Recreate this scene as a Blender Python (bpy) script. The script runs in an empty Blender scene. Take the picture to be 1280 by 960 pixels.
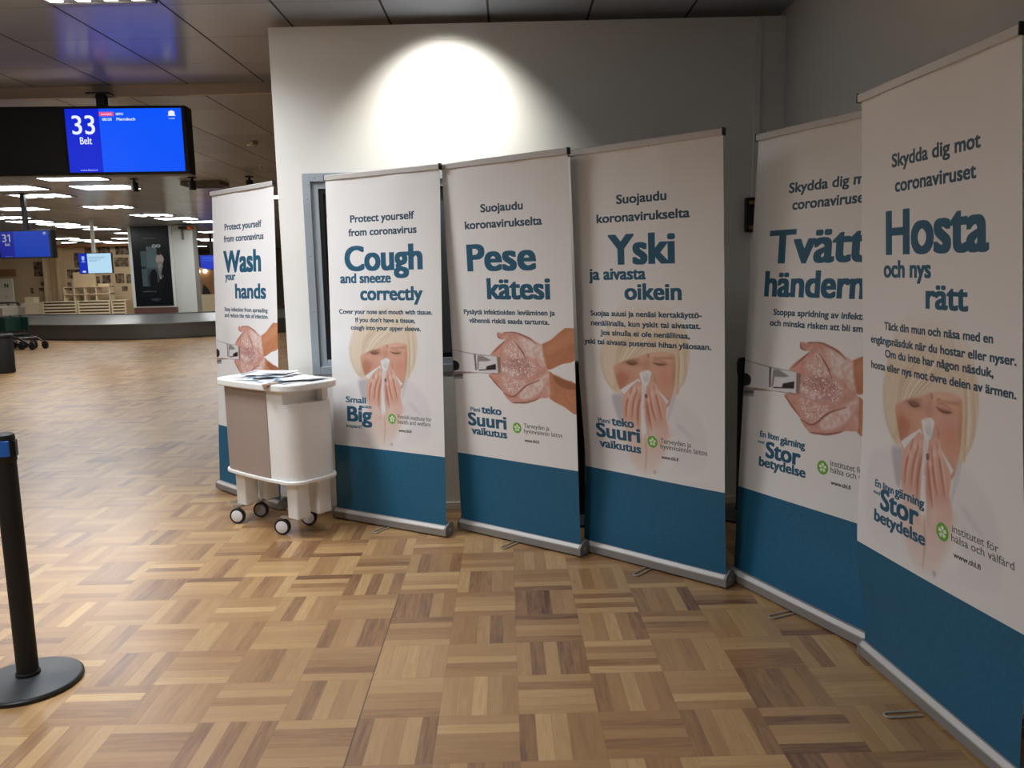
import bpy, bmesh, math, random
import numpy as np
from mathutils import Vector, Matrix

random.seed(7)
rng = np.random.default_rng(11)
S = bpy.context.scene
C = S.collection
PI = math.pi

# ------------------------------------------------------------------ camera, world, exposure
CAM_H, PITCH, ROLL, FOCAL = 1.5324, 0.13745, -0.022991, 1027.96
cam = bpy.data.cameras.new('camera')
cam.sensor_width = 36.0
cam.lens = 36.0 * FOCAL / 1280.0
cam.clip_end = 200
co = bpy.data.objects.new('camera', cam)
C.objects.link(co)
fwd = Vector((0, math.cos(PITCH), -math.sin(PITCH)))
rt = Vector((1, 0, 0))
up = rt.cross(fwd)
r2 = rt * math.cos(ROLL) + up * math.sin(ROLL)
u2 = -rt * math.sin(ROLL) + up * math.cos(ROLL)
m = Matrix((r2, u2, -fwd)).transposed().to_4x4()
m.translation = (0, 0, CAM_H)
co.matrix_world = m
S.camera = co

w = bpy.data.worlds.new('world')
S.world = w
w.use_nodes = True
w.node_tree.nodes['Background'].inputs[0].default_value = (0.9, 0.95, 1.0, 1)
w.node_tree.nodes['Background'].inputs[1].default_value = 0.09
S.view_settings.view_transform = 'Standard'
S.view_settings.look = 'None'
S.view_settings.gamma = 1
S.view_settings.use_curve_mapping = False
S.view_settings.exposure = 0.22
L_NEAR, P_NEAR, NEAR_SPREAD = 6.0, 36.0, 150.0       # emission of the ceiling lamps over the near floor
L_HALL = 12.5       # emission of the lamps in the far hall
L_SPOT = 80.0      # wall washer, watts
L_SCREEN = 0.86

# ------------------------------------------------------------------ helpers
def lin(c):
    return tuple(((v / 255) / 12.92 if v / 255 <= 0.04045 else ((v / 255 + 0.055) / 1.055) ** 2.4) for v in c)

def mat(name, rgb, rough=0.5, metal=0.0, vary=0.06, scale=8.0, emit=0.0, coat=0.0, bump=0.0):
    """principled surface with a faint noise in its tone; rgb in 0-255"""
    mt = bpy.data.materials.new(name)
    mt.use_nodes = True
    nt = mt.node_tree
    b = nt.nodes['Principled BSDF']
    c = lin(rgb)
    tc = nt.nodes.new('ShaderNodeTexCoord')
    nz = nt.nodes.new('ShaderNodeTexNoise')
    nz.inputs['Scale'].default_value = scale
    nz.inputs['Detail'].default_value = 4
    nt.links.new(tc.outputs['Object'], nz.inputs['Vector'])
    mx = nt.nodes.new('ShaderNodeMix')
    mx.data_type = 'RGBA'
    mx.inputs[6].default_value = (*[v * (1 - vary) for v in c], 1)
    mx.inputs[7].default_value = (*[min(1, v * (1 + vary)) for v in c], 1)
    nt.links.new(nz.outputs['Fac'], mx.inputs[0])
    nt.links.new(mx.outputs[2], b.inputs['Base Color'])
    b.inputs['Roughness'].default_value = rough
    b.inputs['Metallic'].default_value = metal
    b.inputs['Coat Weight'].default_value = coat
    if emit:
        b.inputs['Emission Color'].default_value = (*c, 1)
        b.inputs['Emission Strength'].default_value = emit
    if bump:
        bp = nt.nodes.new('ShaderNodeBump')
        bp.inputs['Strength'].default_value = bump
        bp.inputs['Distance'].default_value = 0.002
        nt.links.new(nz.outputs['Fac'], bp.inputs['Height'])
        nt.links.new(bp.outputs['Normal'], b.inputs['Normal'])
    return mt

class MB:
    """collects shapes and links them as ONE mesh object"""
    def __init__(s):
        s.v, s.f, s.m = [], [], []
    def add(s, vs, fs, mi=0):
        n = len(s.v)
        s.v += [tuple(v) for v in vs]
        s.f += [tuple(n + i for i in f) for f in fs]
        s.m += [mi] * len(fs)
        return s
    def box(s, a, b, mi=0, rot=None, at=None):
        x0, y0, z0 = a
        x1, y1, z1 = b
        vs = [Vector(p) for p in ((x0, y0, z0), (x1, y0, z0), (x1, y1, z0), (x0, y1, z0), (x0, y0, z1), (x1, y0, z1), (x1, y1, z1), (x0, y1, z1))]
        if rot is not None:
            vs = [rot @ v for v in vs]
        if at is not None:
            vs = [v + Vector(at) for v in vs]
        return s.add(vs, [(3, 2, 1, 0), (4, 5, 6, 7), (0, 1, 5, 4), (1, 2, 6, 5), (2, 3, 7, 6), (3, 0, 4, 7)], mi)
    def prism(s, poly, z0, z1, mi=0, fn=lambda x, y, z: (x, y, z)):
        n = len(poly)
        vs = [fn(x, y, z0) for x, y in poly] + [fn(x, y, z1) for x, y in poly]
        fs = [tuple(range(n - 1, -1, -1)), tuple(range(n, 2 * n))] + [(i, (i + 1) % n, n + (i + 1) % n, n + i) for i in range(n)]
        return s.add(vs, fs, mi)
    def tube(s, pts, r, n=10, mi=0, closed=False):
        pts = [Vector(p) for p in pts]
        k = len(pts)
        vs, fs = [], []
        prev = None
        for i, p in enumerate(pts):
            if closed:
                t = (pts[(i + 1) % k] - pts[i - 1]).normalized()
            else:
                t = (pts[min(i + 1, k - 1)] - pts[max(i - 1, 0)]).normalized()
            a = prev if prev is not None else (Vector((0, 0, 1)) if abs(t.z) < 0.9 else Vector((1, 0, 0)))
            a = (a - t * a.dot(t)).normalized()
            prev = a
            b = t.cross(a)
            rr = r[i] if isinstance(r, (list, tuple)) else r
            for j in range(n):
                q = 2 * PI * j / n
                vs.append(p + a * (rr * math.cos(q)) + b * (rr * math.sin(q)))
        rng_ = k if closed else k - 1
        for i in range(rng_):
            for j in range(n):
                i2 = (i + 1) % k
                fs.append((i * n + j, i * n + (j + 1) % n, i2 * n + (j + 1) % n, i2 * n + j))
        if not closed:
            fs.append(tuple(range(n - 1, -1, -1)))
            fs.append(tuple((k - 1) * n + j for j in range(n)))
        return s.add(vs, fs, mi)
    def lathe(s, prof, n=32, at=(0, 0, 0), rot=None, mi=0):
        vs, fs = [], []
        k = len(prof)
        for j in range(n):
            q = 2 * PI * j / n
            for r, z in prof:
                v = Vector((r * math.cos(q), r * math.sin(q), z))
                if rot is not None:
                    v = rot @ v
                vs.append(v + Vector(at))
        for j in range(n):
            j2 = (j + 1) % n
            for i in range(k - 1):
                fs.append((j * k + i, j2 * k + i, j2 * k + i + 1, j * k + i + 1))
        if prof[0][0] > 1e-6:
            fs.append(tuple(j * k for j in range(n - 1, -1, -1)))
        if prof[-1][0] > 1e-6:
            fs.append(tuple(j * k + k - 1 for j in range(n)))
        return s.add(vs, fs, mi)
    def build(s, name, mats, parent=None, smooth=False, bevel=0.0, seg=2, loc=None, rotz=None):
        me = bpy.data.meshes.new(name)
        me.from_pydata(s.v, [], s.f)
        me.validate()
        for mt in (mats if isinstance(mats, (list, tuple)) else [mats]):
            me.materials.append(mt)
        for p, mi in zip(me.polygons, s.m):
            p.material_index = mi
        bm = bmesh.new()
        bm.from_mesh(me)
        bmesh.ops.remove_doubles(bm, verts=bm.verts, dist=1e-6)
        bmesh.ops.recalc_face_normals(bm, faces=bm.faces)
        bm.to_mesh(me)
        bm.free()
        o = bpy.data.objects.new(name, me)
        C.objects.link(o)
        if smooth:
            for p in me.polygons:
                p.use_smooth = True
            try:
                me.set_sharp_from_angle(angle=math.radians(38))
            except Exception:
                pass
        if bevel:
            bv = o.modifiers.new('bevel', 'BEVEL')
            bv.width = bevel
            bv.segments = seg
            bv.limit_method = 'ANGLE'
        if parent is not None:
            o.parent = parent
        if loc is not None:
            o.location = loc
        if rotz is not None:
            o.rotation_euler = (0, 0, rotz)
        return o

def tag(o, label, cat, group=None, kind=None):
    o['label'] = label
    o['category'] = cat
    if group:
        o['group'] = group
    if kind:
        o['kind'] = kind
    return o

def thing(name, label, cat, loc=(0, 0, 0), rotz=0.0, group=None):
    o = bpy.data.objects.new(name, None)
    o.empty_display_size = 0.05
    C.objects.link(o)
    o.location = loc
    o.rotation_euler = (0, 0, rotz)
    return tag(o, label, cat, group)

def struct(o):
    o['kind'] = 'structure'
    return o

def copy_tree(o, parent=None):
    c = o.copy()
    C.objects.link(c)
    if parent is not None:
        c.parent = parent
    for ch in list(o.children):
        copy_tree(ch, c)
    return c

def dup(o, loc, rotz, label):
    c = copy_tree(o)
    c.location = loc
    c.rotation_euler = (0, 0, rotz)
    c['label'] = label
    return c

def rrect(lx, ly, r, n=8, cx=0, cy=0):
    pts = []
    for sx, sy, a0 in ((1, 1, 0), (-1, 1, 90), (-1, -1, 180), (1, -1, 270)):
        for i in range(n + 1):
            a = math.radians(a0 + 90 * i / n)
            pts.append((cx + sx * (lx / 2 - r) + r * math.cos(a), cy + sy * (ly / 2 - r) + r * math.sin(a)))
    return pts

# ------------------------------------------------------------------ printing (rasters drawn here, nothing is loaded)
def fill_edges(E, w, h):
    """even-odd fill of a set of edges (n,4) in pixel units"""
    E = np.asarray(E, float)
    y0 = np.minimum(E[:, 1], E[:, 3]); y1 = np.maximum(E[:, 1], E[:, 3])
    r0 = np.clip(np.ceil(y0 - 0.5), 0, h).astype(int)
    r1 = np.clip(np.ceil(y1 - 0.5), 0, h).astype(int)
    k = np.maximum(r1 - r0, 0)
    idx = np.repeat(np.arange(len(E)), k)
    off = np.arange(k.sum()) - np.repeat(np.cumsum(k) - k, k)
    rows = r0[idx] + off
    e = E[idx]
    t = (rows + 0.5 - e[:, 1]) / (e[:, 3] - e[:, 1])
    cols = np.clip(np.ceil(e[:, 0] + t * (e[:, 2] - e[:, 0]) - 0.5), 0, w).astype(int)
    cnt = np.zeros((h, w + 1), np.int32)
    np.add.at(cnt, (rows, cols), 1)
    return (np.cumsum(cnt, 1)[:, :w] % 2).astype(np.float32)

def box1(a, r, ax):
    r = int(r)
    if r < 1:
        return a
    pad = [(0, 0), (0, 0)]
    pad[ax] = (r + 1, r)
    c = np.cumsum(np.pad(a, pad, mode='edge'), ax)
    n = a.shape[ax]
    if ax == 0:
        return (c[2 * r + 1:2 * r + 1 + n] - c[:n]) / (2 * r + 1)
    return (c[:, 2 * r + 1:2 * r + 1 + n] - c[:, :n]) / (2 * r + 1)

def blur(a, r):
    if r < 0.6:
        return a
    q = max(1, round(r * 0.6))
    for _ in range(3):
        a = box1(box1(a, q, 0), q, 1)
    return a

def dilate(mk, rx, rz):
    """thicken by a rounded box, rx wide and rz high, so stroke ends stay flat"""
    out = box1(mk, int(round(rx)), 1) > 1e-4
    q = int(round(rz))
    if q < 1:
        return out.astype(np.float32)
    return (box1(out.astype(np.float32), q, 0) > 1e-4).astype(np.float32)

def spline(pts, closed=True, n=5):
    P = np.asarray(pts, float)
    if not closed:
        P = np.vstack([2 * P[0] - P[1], P, 2 * P[-1] - P[-2]])
    out = []
    k = len(P)
    rngs = range(k) if closed else range(1, k - 2)
    for i in rngs:
        p0, p1, p2, p3 = (P[(i + d) % k] for d in (-1, 0, 1, 2))
        for t in np.arange(n) / n:
            out.append(0.5 * (2 * p1 + (p2 - p0) * t + (2 * p0 - 5 * p1 + 4 * p2 - p3) * t * t + (3 * p1 - p0 - 3 * p2 + p3) * t ** 3))
    if not closed:
        out.append(P[-2])
    return np.array(out)

def loop_edges(P):
    return np.hstack([P, np.roll(P, -1, 0)])

class Canvas:
    """an sRGB picture; coordinates in mm with z up; ppm pixels per mm"""
    def __init__(s, x0, z0, x1, z1, ppm, rgb=(255, 255, 255)):
        s.x0, s.z0, s.ppm = x0, z0, ppm
        s.w, s.h = int(round((x1 - x0) * ppm)), int(round((z1 - z0) * ppm))
        s.a = np.ones((s.h, s.w, 3), np.float32) * np.array(rgb, np.float32)
    def px(s, P):
        return (np.asarray(P, float) - (s.x0, s.z0)) * s.ppm
    def local(s, P, f):
        """mask of outline P (pixels) feathered by f pixels, worked out only around P; returns (slice, slice, mask)"""
        g = int(f * 3) + 3
        a0, b0 = np.floor(P.min(0)).astype(int) - g
        a1, b1 = np.ceil(P.max(0)).astype(int) + g
        a0, b0, a1, b1 = max(a0, 0), max(b0, 0), min(a1, s.w), min(b1, s.h)
        if a1 <= a0 or b1 <= b0:
            return None
        pa, pb = min(g, 60), min(g, 60)
        mk = fill_edges(loop_edges(P - (a0 - pa, b0 - pb)), a1 - a0 + 2 * pa, b1 - b0 + 2 * pb)
        mk = blur(mk, f)[pb:pb + b1 - b0, pa:pa + a1 - a0]
        return slice(b0, b1), slice(a0, a1), mk
    def mask(s, pts, feather=0, smooth=True):
        P = s.px(pts)
        if smooth:
            P = spline(P)
        out = np.zeros((s.h, s.w), np.float32)
        q = s.local(P, feather * s.ppm)
        out[q[0], q[1]] = q[2]
        return out
    def put(s, mk, rgb, alpha=1.0, sl=None):
        sl = sl or (slice(None), slice(None))
        k = (mk * alpha)[..., None]
        s.a[sl] = s.a[sl] * (1 - k) + np.array(rgb, np.float32) * k
    def put_local(s, P, f, rgb, alpha, clip):
        q = s.local(P, f)
        if q is None:
            return
        mk = q[2]
        if clip is not None:
            mk = mk * clip[q[0], q[1]]
        s.put(mk, rgb, alpha, (q[0], q[1]))
    def poly(s, pts, rgb, feather=2, alpha=1.0, smooth=True, clip=None):
        P = s.px(pts)
        s.put_local(spline(P) if smooth else P, feather * s.ppm, rgb, alpha, clip)
    def stroke(s, pts, wd, rgb, feather=1, alpha=1.0, clip=None, n=6):
        P = spline(s.px(pts), False, n)
        d = np.gradient(P, axis=0)
        d /= np.linalg.norm(d, axis=1)[:, None] + 1e-9
        nn = np.c_[-d[:, 1], d[:, 0]]
        taper = np.sin(np.linspace(0.25, PI - 0.25, len(P)))[:, None]
        hw = np.maximum(wd * s.ppm / 2 * taper, 0.5)
        s.put_local(np.vstack([P + nn * hw, (P - nn * hw)[::-1]]), feather * s.ppm, rgb, alpha, clip)
    def blob(s, x, z, rx, rz, rgb, alpha=1.0, clip=None):
        X = (np.arange(s.w) + 0.5) / s.ppm + s.x0
        Z = (np.arange(s.h) + 0.5) / s.ppm + s.z0
        mk = np.exp(-(((X - x) / rx) ** 2)[None, :] - (((Z - z) / rz) ** 2)[:, None]).astype(np.float32)
        if clip is not None:
            mk = mk * clip
        s.put(mk, rgb, alpha)
    def rect(s, x0, z0, x1, z1, rgb, alpha=1.0, feather=0):
        s.poly([(x0, z0), (x1, z0), (x1, z1), (x0, z1)], rgb, feather, alpha, False)
    def image(s, name):
        im = bpy.data.images.new(name, s.w, s.h)
        px = np.ones((s.h, s.w, 4), np.float32)
        px[..., :3] = np.clip(s.a / 255.0, 0, 1)
        im.pixels.foreach_set(px.ravel())
        im.update()
        im.pack()
        return im

def text_edges(body):
    cu = bpy.data.curves.new('t', 'FONT')
    cu.body = body
    cu.size = 1
    cu.resolution_u = 5
    ob = bpy.data.objects.new('t', cu)
    C.objects.link(ob)
    dg = bpy.context.evaluated_depsgraph_get()
    ev = ob.evaluated_get(dg)
    me = ev.to_mesh()
    co_ = np.empty(len(me.vertices) * 3)
    me.vertices.foreach_get('co', co_)
    co_ = co_.reshape(-1, 3)[:, :2]
    cnt = {}
    for p in me.polygons:
        for k in p.edge_keys:
            cnt[k] = cnt.get(k, 0) + 1
    ek = np.array([k for k, v in cnt.items() if v == 1])
    E = np.hstack([co_[ek[:, 0]], co_[ek[:, 1]]])
    ev.to_mesh_clear()
    bpy.data.objects.remove(ob)
    bpy.data.curves.remove(cu)
    return E

H_CAP = None
def put_text(cv, body, x0, x1, z, cap, rgb, weight=0.04, alpha=1.0):
    """body set between x0 and x1 (mm) on baseline z, capitals cap mm high; weight thickens the strokes (share of cap)"""
    global H_CAP, X_H
    if H_CAP is None:
        e = text_edges('H')
        H_CAP = e[:, 1].max()
        X_H = text_edges('x')[:, 1].max()
    E = text_edges(body)
    xs = np.r_[E[:, 0], E[:, 2]]
    r = weight * cap
    rv = r * 0.42
    sx = (x1 - x0 - 2 * r) / (xs.max() - xs.min())
    xh = X_H / H_CAP
    grow = 0.685 if any(ch.islower() for ch in body) else xh
    yk = np.array([-1.0, 0.0, xh, 1.0, 1.5])
    yv = np.array([-1.0, 0.0, grow, 1.0, 1.4])
    ymap = lambda a: np.interp(a / H_CAP, yk, yv) * (cap - 2 * rv)
    SS = 3
    pad = 4
    zmin, zmax = z - 0.5 * cap, z + 1.35 * cap
    px0 = int((x0 - cv.x0) * cv.ppm) - pad
    pz0 = int((zmin - cv.z0) * cv.ppm)
    W = int((x1 - x0) * cv.ppm) + 2 * pad
    H = int((zmax - zmin) * cv.ppm)
    k = cv.ppm * SS
    ex = lambda a: (x0 + r + (a - xs.min()) * sx - cv.x0) * k - px0 * SS
    ez = lambda a: (z + rv + ymap(a) - cv.z0) * k - pz0 * SS
    Q = np.c_[ex(E[:, 0]), ez(E[:, 1]), ex(E[:, 2]), ez(E[:, 3])]
    mk = dilate(fill_edges(Q, W * SS, H * SS), r * k, rv * k)
    mk = mk.reshape(H, SS, W, SS).mean((1, 3))
    a0, a1 = max(0, px0), min(cv.w, px0 + W)
    b0, b1 = max(0, pz0), min(cv.h, pz0 + H)
    if a1 <= a0 or b1 <= b0:
        return
    mk = mk[b0 - pz0:b1 - pz0, a0 - px0:a1 - px0, None] * alpha
    cv.a[b0:b1, a0:a1] = cv.a[b0:b1, a0:a1] * (1 - mk) + np.array(rgb, np.float32) * mk

def print_mat(name, im, rough=0.55, emit=0.0, bump=0.0):
    mt = bpy.data.materials.new(name)
    mt.use_nodes = True
    nt = mt.node_tree
    b = nt.nodes['Principled BSDF']
    t = nt.nodes.new('ShaderNodeTexImage')
    t.image = im
    t.extension = 'EXTEND'
    uvn = nt.nodes.new('ShaderNodeUVMap')
    uvn.uv_map = 'print'
    nt.links.new(uvn.outputs[0], t.inputs[0])
    b.inputs['Roughness'].default_value = rough
    if emit:
        b.inputs['Base Color'].default_value = (0.01, 0.01, 0.01, 1)
        nt.links.new(t.outputs[0], b.inputs['Emission Color'])
        b.inputs['Emission Strength'].default_value = emit
    else:
        nt.links.new(t.outputs[0], b.inputs['Base Color'])
    if bump:
        tc = nt.nodes.new('ShaderNodeTexCoord')
        nz = nt.nodes.new('ShaderNodeTexNoise')
        nz.inputs['Scale'].default_value = 2.2
        nz.inputs['Detail'].default_value = 3
        mp = nt.nodes.new('ShaderNodeMapping')
        mp.inputs['Scale'].default_value = (3.0, 1.0, 0.5)
        nt.links.new(tc.outputs['Object'], mp.inputs[0])
        nt.links.new(mp.outputs[0], nz.inputs['Vector'])
        bp = nt.nodes.new('ShaderNodeBump')
        bp.inputs['Strength'].default_value = bump
        bp.inputs['Distance'].default_value = 0.01
        nt.links.new(nz.outputs['Fac'], bp.inputs['Height'])
        nt.links.new(bp.outputs['Normal'], b.inputs['Normal'])
    return mt

def uv_panel(o, fn):
    """uv layer 'print' from local coordinates"""
    me = o.data
    lay = me.uv_layers.new(name='print')
    for lp in me.loops:
        lay.data[lp.index].uv = fn(me.vertices[lp.vertex_index].co)
    return o
# ------------------------------------------------------------------ materials
M = {}
M['wall'] = mat('white_wall_paint', (236, 235, 230), 0.6, vary=0.02, scale=3, bump=0.03)
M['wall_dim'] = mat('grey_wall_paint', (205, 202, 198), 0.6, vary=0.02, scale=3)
M['white_trim'] = mat('white_trim_paint', (232, 230, 226), 0.4, vary=0.02)
M['steel_frame'] = mat('brushed_steel_frame', (170, 180, 190), 0.42, 0.35, vary=0.05, scale=20)
M['pane'] = mat('dark_glass', (70, 74, 76), 0.12, vary=0.03, coat=0.4)
M['gasket'] = mat('black_gasket', (10, 11, 13), 0.4)
M['alu'] = mat('anodised_aluminium', (150, 147, 145), 0.5, 0.3, vary=0.04, scale=30)
M['alu_cap'] = mat('grey_plastic_cap', (138, 138, 138), 0.45, vary=0.03)
M['rail'] = mat('pale_rail', (206, 202, 200), 0.5, 0.1, vary=0.03)
M['black'] = mat('black_plastic', (14, 14, 15), 0.45, vary=0.1)
M['wire'] = mat('chrome_wire', (205, 200, 190), 0.3, 0.5, vary=0.03)
M['fabric_back'] = mat('grey_fabric_back', (150, 150, 152), 0.7)
M['cart_white'] = mat('white_moulded_plastic', (238, 238, 237), 0.38, vary=0.015, scale=4)
M['cart_taupe'] = mat('taupe_panel', (164, 147, 138), 0.5, vary=0.03, scale=12)
M['tyre'] = mat('black_rubber', (20, 20, 21), 0.6, vary=0.1)
M['hub'] = mat('white_wheel_disc', (232, 232, 234), 0.35, vary=0.02)
M['hub_grey'] = mat('grey_wheel_disc', (150, 145, 140), 0.4, vary=0.03)
M['fork'] = mat('steel_fork', (190, 186, 180), 0.3, 0.8, vary=0.03)
M['base_cast'] = mat('dark_cast_base', (84, 87, 90), 0.4, 0.3, vary=0.15, scale=40, bump=0.15)
M['post_black'] = mat('black_powder_coat', (9, 9, 10), 0.6, vary=0.1)
M['blue_tab'] = mat('blue_belt_end', (25, 90, 175), 0.5, vary=0.05)
M['belt_steel'] = mat('brushed_stainless', (96, 95, 92), 0.45, 0.6, vary=0.12, scale=2.5)
M['belt_steel_light'] = mat('lit_stainless_slats', (150, 150, 148), 0.3, 0.7, vary=0.18, scale=3)  # paler than the skirt steel: light on the upper faces put into the colour
M['column'] = mat('pale_column_paint', (214, 218, 212), 0.5, vary=0.02)
M['ply'] = mat('birch_plywood', (206, 180, 142), 0.55, vary=0.06, scale=5)
M['ply_dark'] = mat('brown_plywood', (158, 112, 72), 0.55, vary=0.1, scale=5)
M['ply_slat'] = mat('pale_slat_wood', (222, 204, 170), 0.55, vary=0.06, scale=6)
M['cream'] = mat('cream_board', (228, 212, 176), 0.55, vary=0.03)
M['hall_wall'] = mat('hall_wall_paint', (120, 108, 92), 0.7, vary=0.06, scale=1.5)
M['white_board'] = mat('off_white_board', (214, 206, 186), 0.5, vary=0.04)
M['cart_frame'] = mat('grey_cart_frame', (72, 74, 72), 0.35, 0.6, vary=0.06)
M['cart_green'] = mat('dark_green_panel', (26, 62, 56), 0.45, vary=0.15)
M['cart_ad'] = mat('mottled_grey_panel', (168, 160, 146), 0.5, vary=0.25, scale=30)
M['lamp_frame'] = mat('grey_lamp_frame', (120, 118, 114), 0.4, 0.2, vary=0.03)
M['lamp_hall'] = mat('lit_hall_diffuser', (250, 253, 255), 0.5, vary=0.0, emit=L_HALL)
M['lamp_near'] = mat('lit_near_tube', (255, 252, 250), 0.5, vary=0.0, emit=L_NEAR)
M['lamp_off'] = mat('lamp_reflector', (190, 188, 182), 0.2, 0.6, vary=0.03)
M['orange'] = mat('orange_sign', (226, 104, 40), 0.5)
M['vent'] = mat('grey_vent', (112, 108, 104), 0.5)
M['lip'] = mat('bulkhead_lip_paint', (196, 182, 170), 0.5, vary=0.05)
M['brown_card'] = mat('brown_card', (150, 122, 100), 0.6, vary=0.06)
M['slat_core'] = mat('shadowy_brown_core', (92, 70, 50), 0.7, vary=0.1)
M['redplate'] = mat('dull_red_plate', (120, 84, 78), 0.4, 0.3, vary=0.2, scale=2)

def nm(nt, op, a, b=None, c=None):
    n = nt.nodes.new('ShaderNodeMath')
    n.operation = op
    for i, v in enumerate((a, b, c)):
        if v is None:
            continue
        if isinstance(v, (int, float)):
            n.inputs[i].default_value = v
        else:
            nt.links.new(v, n.inputs[i])
    return n.outputs[0]

def parquet():
    mt = bpy.data.materials.new('mosaic_parquet')
    mt.use_nodes = True
    nt = mt.node_tree
    b = nt.nodes['Principled BSDF']
    tc = nt.nodes.new('ShaderNodeTexCoord')
    mp = nt.nodes.new('ShaderNodeMapping')
    mp.vector_type = 'TEXTURE'
    mp.inputs['Location'].default_value = (-0.2802, 2.6776, 0)
    mp.inputs['Rotation'].default_value = (0, 0, 0.0073)
    mp.inputs['Scale'].default_value = (0.2778, 0.2778, 1)
    nt.links.new(tc.outputs['Object'], mp.inputs[0])
    sp = nt.nodes.new('ShaderNodeSeparateXYZ')
    nt.links.new(mp.outputs[0], sp.inputs[0])
    X, Y = sp.outputs[0], sp.outputs[1]
    cx, cy = nm(nt, 'FLOOR', X), nm(nt, 'FLOOR', Y)
    fx, fy = nm(nt, 'SUBTRACT', X, cx), nm(nt, 'SUBTRACT', Y, cy)
    par = nm(nt, 'FLOORED_MODULO', nm(nt, 'ADD', cx, cy), 2.0)
    d = nm(nt, 'SUBTRACT', fy, fx)
    u = nm(nt, 'ADD', fx, nm(nt, 'MULTIPLY', d, par))      # across the strips
    v = nm(nt, 'SUBTRACT', fy, nm(nt, 'MULTIPLY', d, par))  # along the strips
    u5 = nm(nt, 'MULTIPLY', u, 5.0)
    st = nm(nt, 'FLOOR', u5)
    fu = nm(nt, 'SUBTRACT', u5, st)
    cb = nt.nodes.new('ShaderNodeCombineXYZ')
    nt.links.new(cx, cb.inputs[0]); nt.links.new(cy, cb.inputs[1]); nt.links.new(st, cb.inputs[2])
    wn = nt.nodes.new('ShaderNodeTexWhiteNoise')
    wn.noise_dimensions = '3D'
    nt.links.new(cb.outputs[0], wn.inputs['Vector'])
    rnd = wn.outputs['Value']
    ct = nt.nodes.new('ShaderNodeCombineXYZ')
    nt.links.new(cx, ct.inputs[0]); nt.links.new(cy, ct.inputs[1]); ct.inputs[2].default_value = 37.0
    wt = nt.nodes.new('ShaderNodeTexWhiteNoise')
    nt.links.new(ct.outputs[0], wt.inputs['Vector'])
    # grain
    cg = nt.nodes.new('ShaderNodeCombineXYZ')
    nt.links.new(nm(nt, 'ADD', nm(nt, 'MULTIPLY', u, 16.0), nm(nt, 'MULTIPLY', rnd, 91.0)), cg.inputs[0])
    nt.links.new(nm(nt, 'MULTIPLY', v, 1.6), cg.inputs[1])
    nt.links.new(nm(nt, 'ADD', nm(nt, 'MULTIPLY', cx, 3.3), nm(nt, 'MULTIPLY', cy, 5.7)), cg.inputs[2])
    gn = nt.nodes.new('ShaderNodeTexNoise')
    gn.inputs['Scale'].default_value = 1.0
    gn.inputs['Detail'].default_value = 4
    gn.inputs['Distortion'].default_value = 0.6
    nt.links.new(cg.outputs[0], gn.inputs['Vector'])
    val = nm(nt, 'ADD', nm(nt, 'MULTIPLY', rnd, 0.78), nm(nt, 'MULTIPLY', nm(nt, 'SUBTRACT', gn.outputs['Fac'], 0.5), 0.5))
    val = nm(nt, 'ADD', val, nm(nt, 'MULTIPLY', nm(nt, 'SUBTRACT', wt.outputs['Value'], 0.5), 0.16))
    val = nm(nt, 'ADD', val, 0.12)
    rp = nt.nodes.new('ShaderNodeValToRGB')
    e = rp.color_ramp.elements
    e[0].position, e[0].color = 0.0, (*lin((108, 74, 52)), 1)
    e[1].position, e[1].color = 1.0, (*lin((210, 172, 120)), 1)
    for p, c in ((0.1, (136, 99, 68)), (0.28, (164, 124, 83)), (0.55, (179, 140, 95)), (0.8, (192, 155, 107))):
        q = e.new(p)
        q.color = (*lin(c), 1)
    nt.links.new(val, rp.inputs[0])
    # joints
    du = nm(nt, 'MINIMUM', fu, nm(nt, 'SUBTRACT', 1.0, fu))
    dv = nm(nt, 'MULTIPLY', nm(nt, 'MINIMUM', v, nm(nt, 'SUBTRACT', 1.0, v)), 5.0)
    dj = nm(nt, 'MINIMUM', du, dv)
    joint = nm(nt, 'SUBTRACT', 1.0, nm(nt, 'SMOOTH_MIN', nm(nt, 'DIVIDE', dj, 0.02), 1.0, 0.2))
    jt = nm(nt, 'MULTIPLY', nm(nt, 'MAXIMUM', joint, 0.0), nm(nt, 'MULTIPLY_ADD', rnd, 0.35, 0.25))
    # one open seam between two floor fields
    ds = nm(nt, 'ABSOLUTE', nm(nt, 'ADD', X, 1.0))
    seam = nm(nt, 'MULTIPLY', nm(nt, 'LESS_THAN', ds, 0.009), nm(nt, 'LESS_THAN', Y, 4.0))
    jt = nm(nt, 'MAXIMUM', jt, nm(nt, 'MULTIPLY', seam, 0.75))
    mx = nt.nodes.new('ShaderNodeMix')
    mx.data_type = 'RGBA'
    nt.links.new(jt, mx.inputs[0])
    nt.links.new(rp.outputs[0], mx.inputs[6])
    mx.inputs[7].default_value = (*lin((64, 40, 26)), 1)
    nt.links.new(mx.outputs[2], b.inputs['Base Color'])
    rg = nt.nodes.new('ShaderNodeTexNoise')
    rg.inputs['Scale'].default_value = 0.9
    rg.inputs['Detail'].default_value = 5
    nt.links.new(tc.outputs['Object'], rg.inputs['Vector'])
    nt.links.new(nm(nt, 'ADD', nm(nt, 'MULTIPLY', rg.outputs['Fac'], 0.16), nm(nt, 'MULTIPLY_ADD', rnd, 0.04, 0.28)), b.inputs['Roughness'])
    b.inputs['Coat Weight'].default_value = 0.4
    b.inputs['Coat Roughness'].default_value = 0.25
    return mt

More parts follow.
